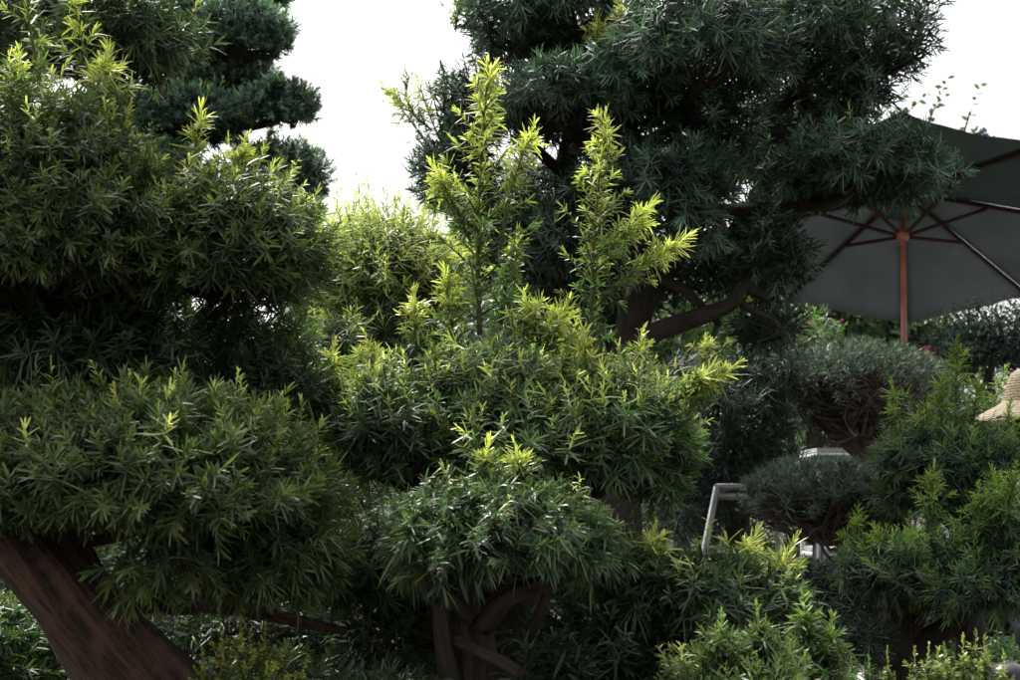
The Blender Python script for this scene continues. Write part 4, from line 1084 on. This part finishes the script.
# face details, facing -x
for s in (-1, 1):
    me_ = lathe([(.012 * math.sin(t) + 1e-5, .012 * math.cos(t)) for t in np.linspace(0, math.pi, 9)], (PX - .132, PY + s * .03, hz + .01), M_HAIR, "eye", pe, 14)
    skin("ear", [(PX - .05, PY + s * .083, hz + .02), (PX - .05, PY + s * .09, hz), (PX - .052, PY + s * .084, hz - .02)], [(0, 1), (1, 2)], [.012, .015, .01], M_SKIN, body)
    # hands: palm with four fingers and a thumb
    w_ = Vector(B(-.02, -.2, .80) if s < 0 else B(-.04, .19, .80))
    hv = [w_, w_ + Vector((0, 0, -.05))]; he = [(0, 1)]; hr = [(.022, .03), (.016, .034)]
    for f, (dy, ln_) in enumerate([(-.027, .058), (-.009, .068), (.009, .064), (.027, .05)]):
        b_ = len(hv)
        hv += [w_ + Vector((dy, 0, -.08)), w_ + Vector((dy * 1.1, -s * .006, -.08 - ln_ * .55)), w_ + Vector((dy * 1.1, -s * .022, -.08 - ln_))]
        he += [(1, b_), (b_, b_ + 1), (b_ + 1, b_ + 2)]; hr += [.010, .009, .007]
    b_ = len(hv)
    hv += [w_ + Vector((-.033, 0, -.03)), w_ + Vector((-.05, -s * .008, -.055)), w_ + Vector((-.055, -s * .012, -.08))]
    he += [(0, b_), (b_, b_ + 1), (b_ + 1, b_ + 2)]; hr += [.012, .010, .008]
    skin("hand", hv, he, hr, M_SKIN, pe)
skin("nose", [(PX - .125, PY, hz + .015), (PX - .148, PY, hz - .012), (PX - .13, PY, hz - .02)], [(0, 1), (1, 2)], [.009, .012, .009], M_SKIN, body)
skin("mouth", [(PX - .128, PY - .022, hz - .045), (PX - .136, PY, hz - .045), (PX - .128, PY + .022, hz - .045)], [(0, 1), (1, 2)], [.005, .007, .005], noise_mat("lips", (.4, .14, .12), (.45, .17, .14), 9, .5), body)
lathe([(1e-4, .115), (.05, .108), (.085, .075), (.098, .03), (.1, -.02), (.09, -.08), (.075, -.09)], (PX - .03, PY, hz), M_HAIR, "hair", pe, 28)

# straw hat
def straw():
    m, t, o = mat_new("straw")
    tc = t.nodes.new("ShaderNodeTexCoord")
    w1 = t.nodes.new("ShaderNodeTexWave"); w1.wave_type = 'BANDS'; w1.bands_direction = 'Z'
    w1.inputs["Scale"].default_value = 34; w1.inputs["Distortion"].default_value = 5; w1.inputs["Detail"].default_value = 2; w1.inputs["Detail Scale"].default_value = 3
    n = t.nodes.new("ShaderNodeTexNoise"); n.inputs["Scale"].default_value = 120; n.inputs["Detail"].default_value = 3
    t.links.new(tc.outputs["Object"], w1.inputs["Vector"]); t.links.new(tc.outputs["Object"], n.inputs["Vector"])
    ml = t.nodes.new("ShaderNodeMath"); ml.operation = 'MULTIPLY'
    t.links.new(w1.outputs["Fac"], ml.inputs[0]); t.links.new(n.outputs["Fac"], ml.inputs[1])
    r = t.nodes.new("ShaderNodeValToRGB")
    r.color_ramp.elements[0].position = .05; r.color_ramp.elements[0].color = (.42, .30, .17, 1)
    r.color_ramp.elements[1].position = .4; r.color_ramp.elements[1].color = (.66, .50, .30, 1)
    t.links.new(ml.outputs[0], r.inputs[0])
    p = t.nodes.new("ShaderNodeBsdfPrincipled"); p.inputs["Roughness"].default_value = .6
    t.links.new(r.outputs[0], p.inputs["Base Color"])
    b = t.nodes.new("ShaderNodeBump"); b.inputs["Strength"].default_value = .8; b.inputs["Distance"].default_value = .004
    t.links.new(ml.outputs[0], b.inputs["Height"]); t.links.new(b.outputs[0], p.inputs["Normal"])
    t.links.new(p.outputs[0], o.inputs[0])
    return m
M_STRAW = straw()
hc = at(1036, 404, 4.7)
hat = empty("straw_hat", tuple(hc), "straw sun hat with a drooping brim at the right edge", "hat")
TL = math.radians(-6)
def fxb(p, a, r):
    z = p[2] - max(0, r - .1) * (.35 + .25 * math.cos(a - math.pi)) + .012 * math.sin(3 * a) * max(0, r - .1) * 8
    return np.array([p[0] * math.cos(TL) - z * math.sin(TL), p[1] * 1.08, p[0] * math.sin(TL) + z * math.cos(TL)])
crown = [(1e-4, .118), (.035, .117), (.062, .112), (.082, .098), (.092, .075), (.098, .045), (.102, .015), (.104, .0)]
lathe(crown, (hc[0], hc[1], hc[2]), M_STRAW, "crown", hat, 48, fxb)
lathe([(.103, .002), (.12, -.004), (.145, -.008), (.17, -.012), (.195, -.014), (.197, -.018), (.17, -.017), (.145, -.013), (.12, -.009), (.1, -.004)], (hc[0], hc[1], hc[2]), M_STRAW, "brim", hat, 64, fxb)
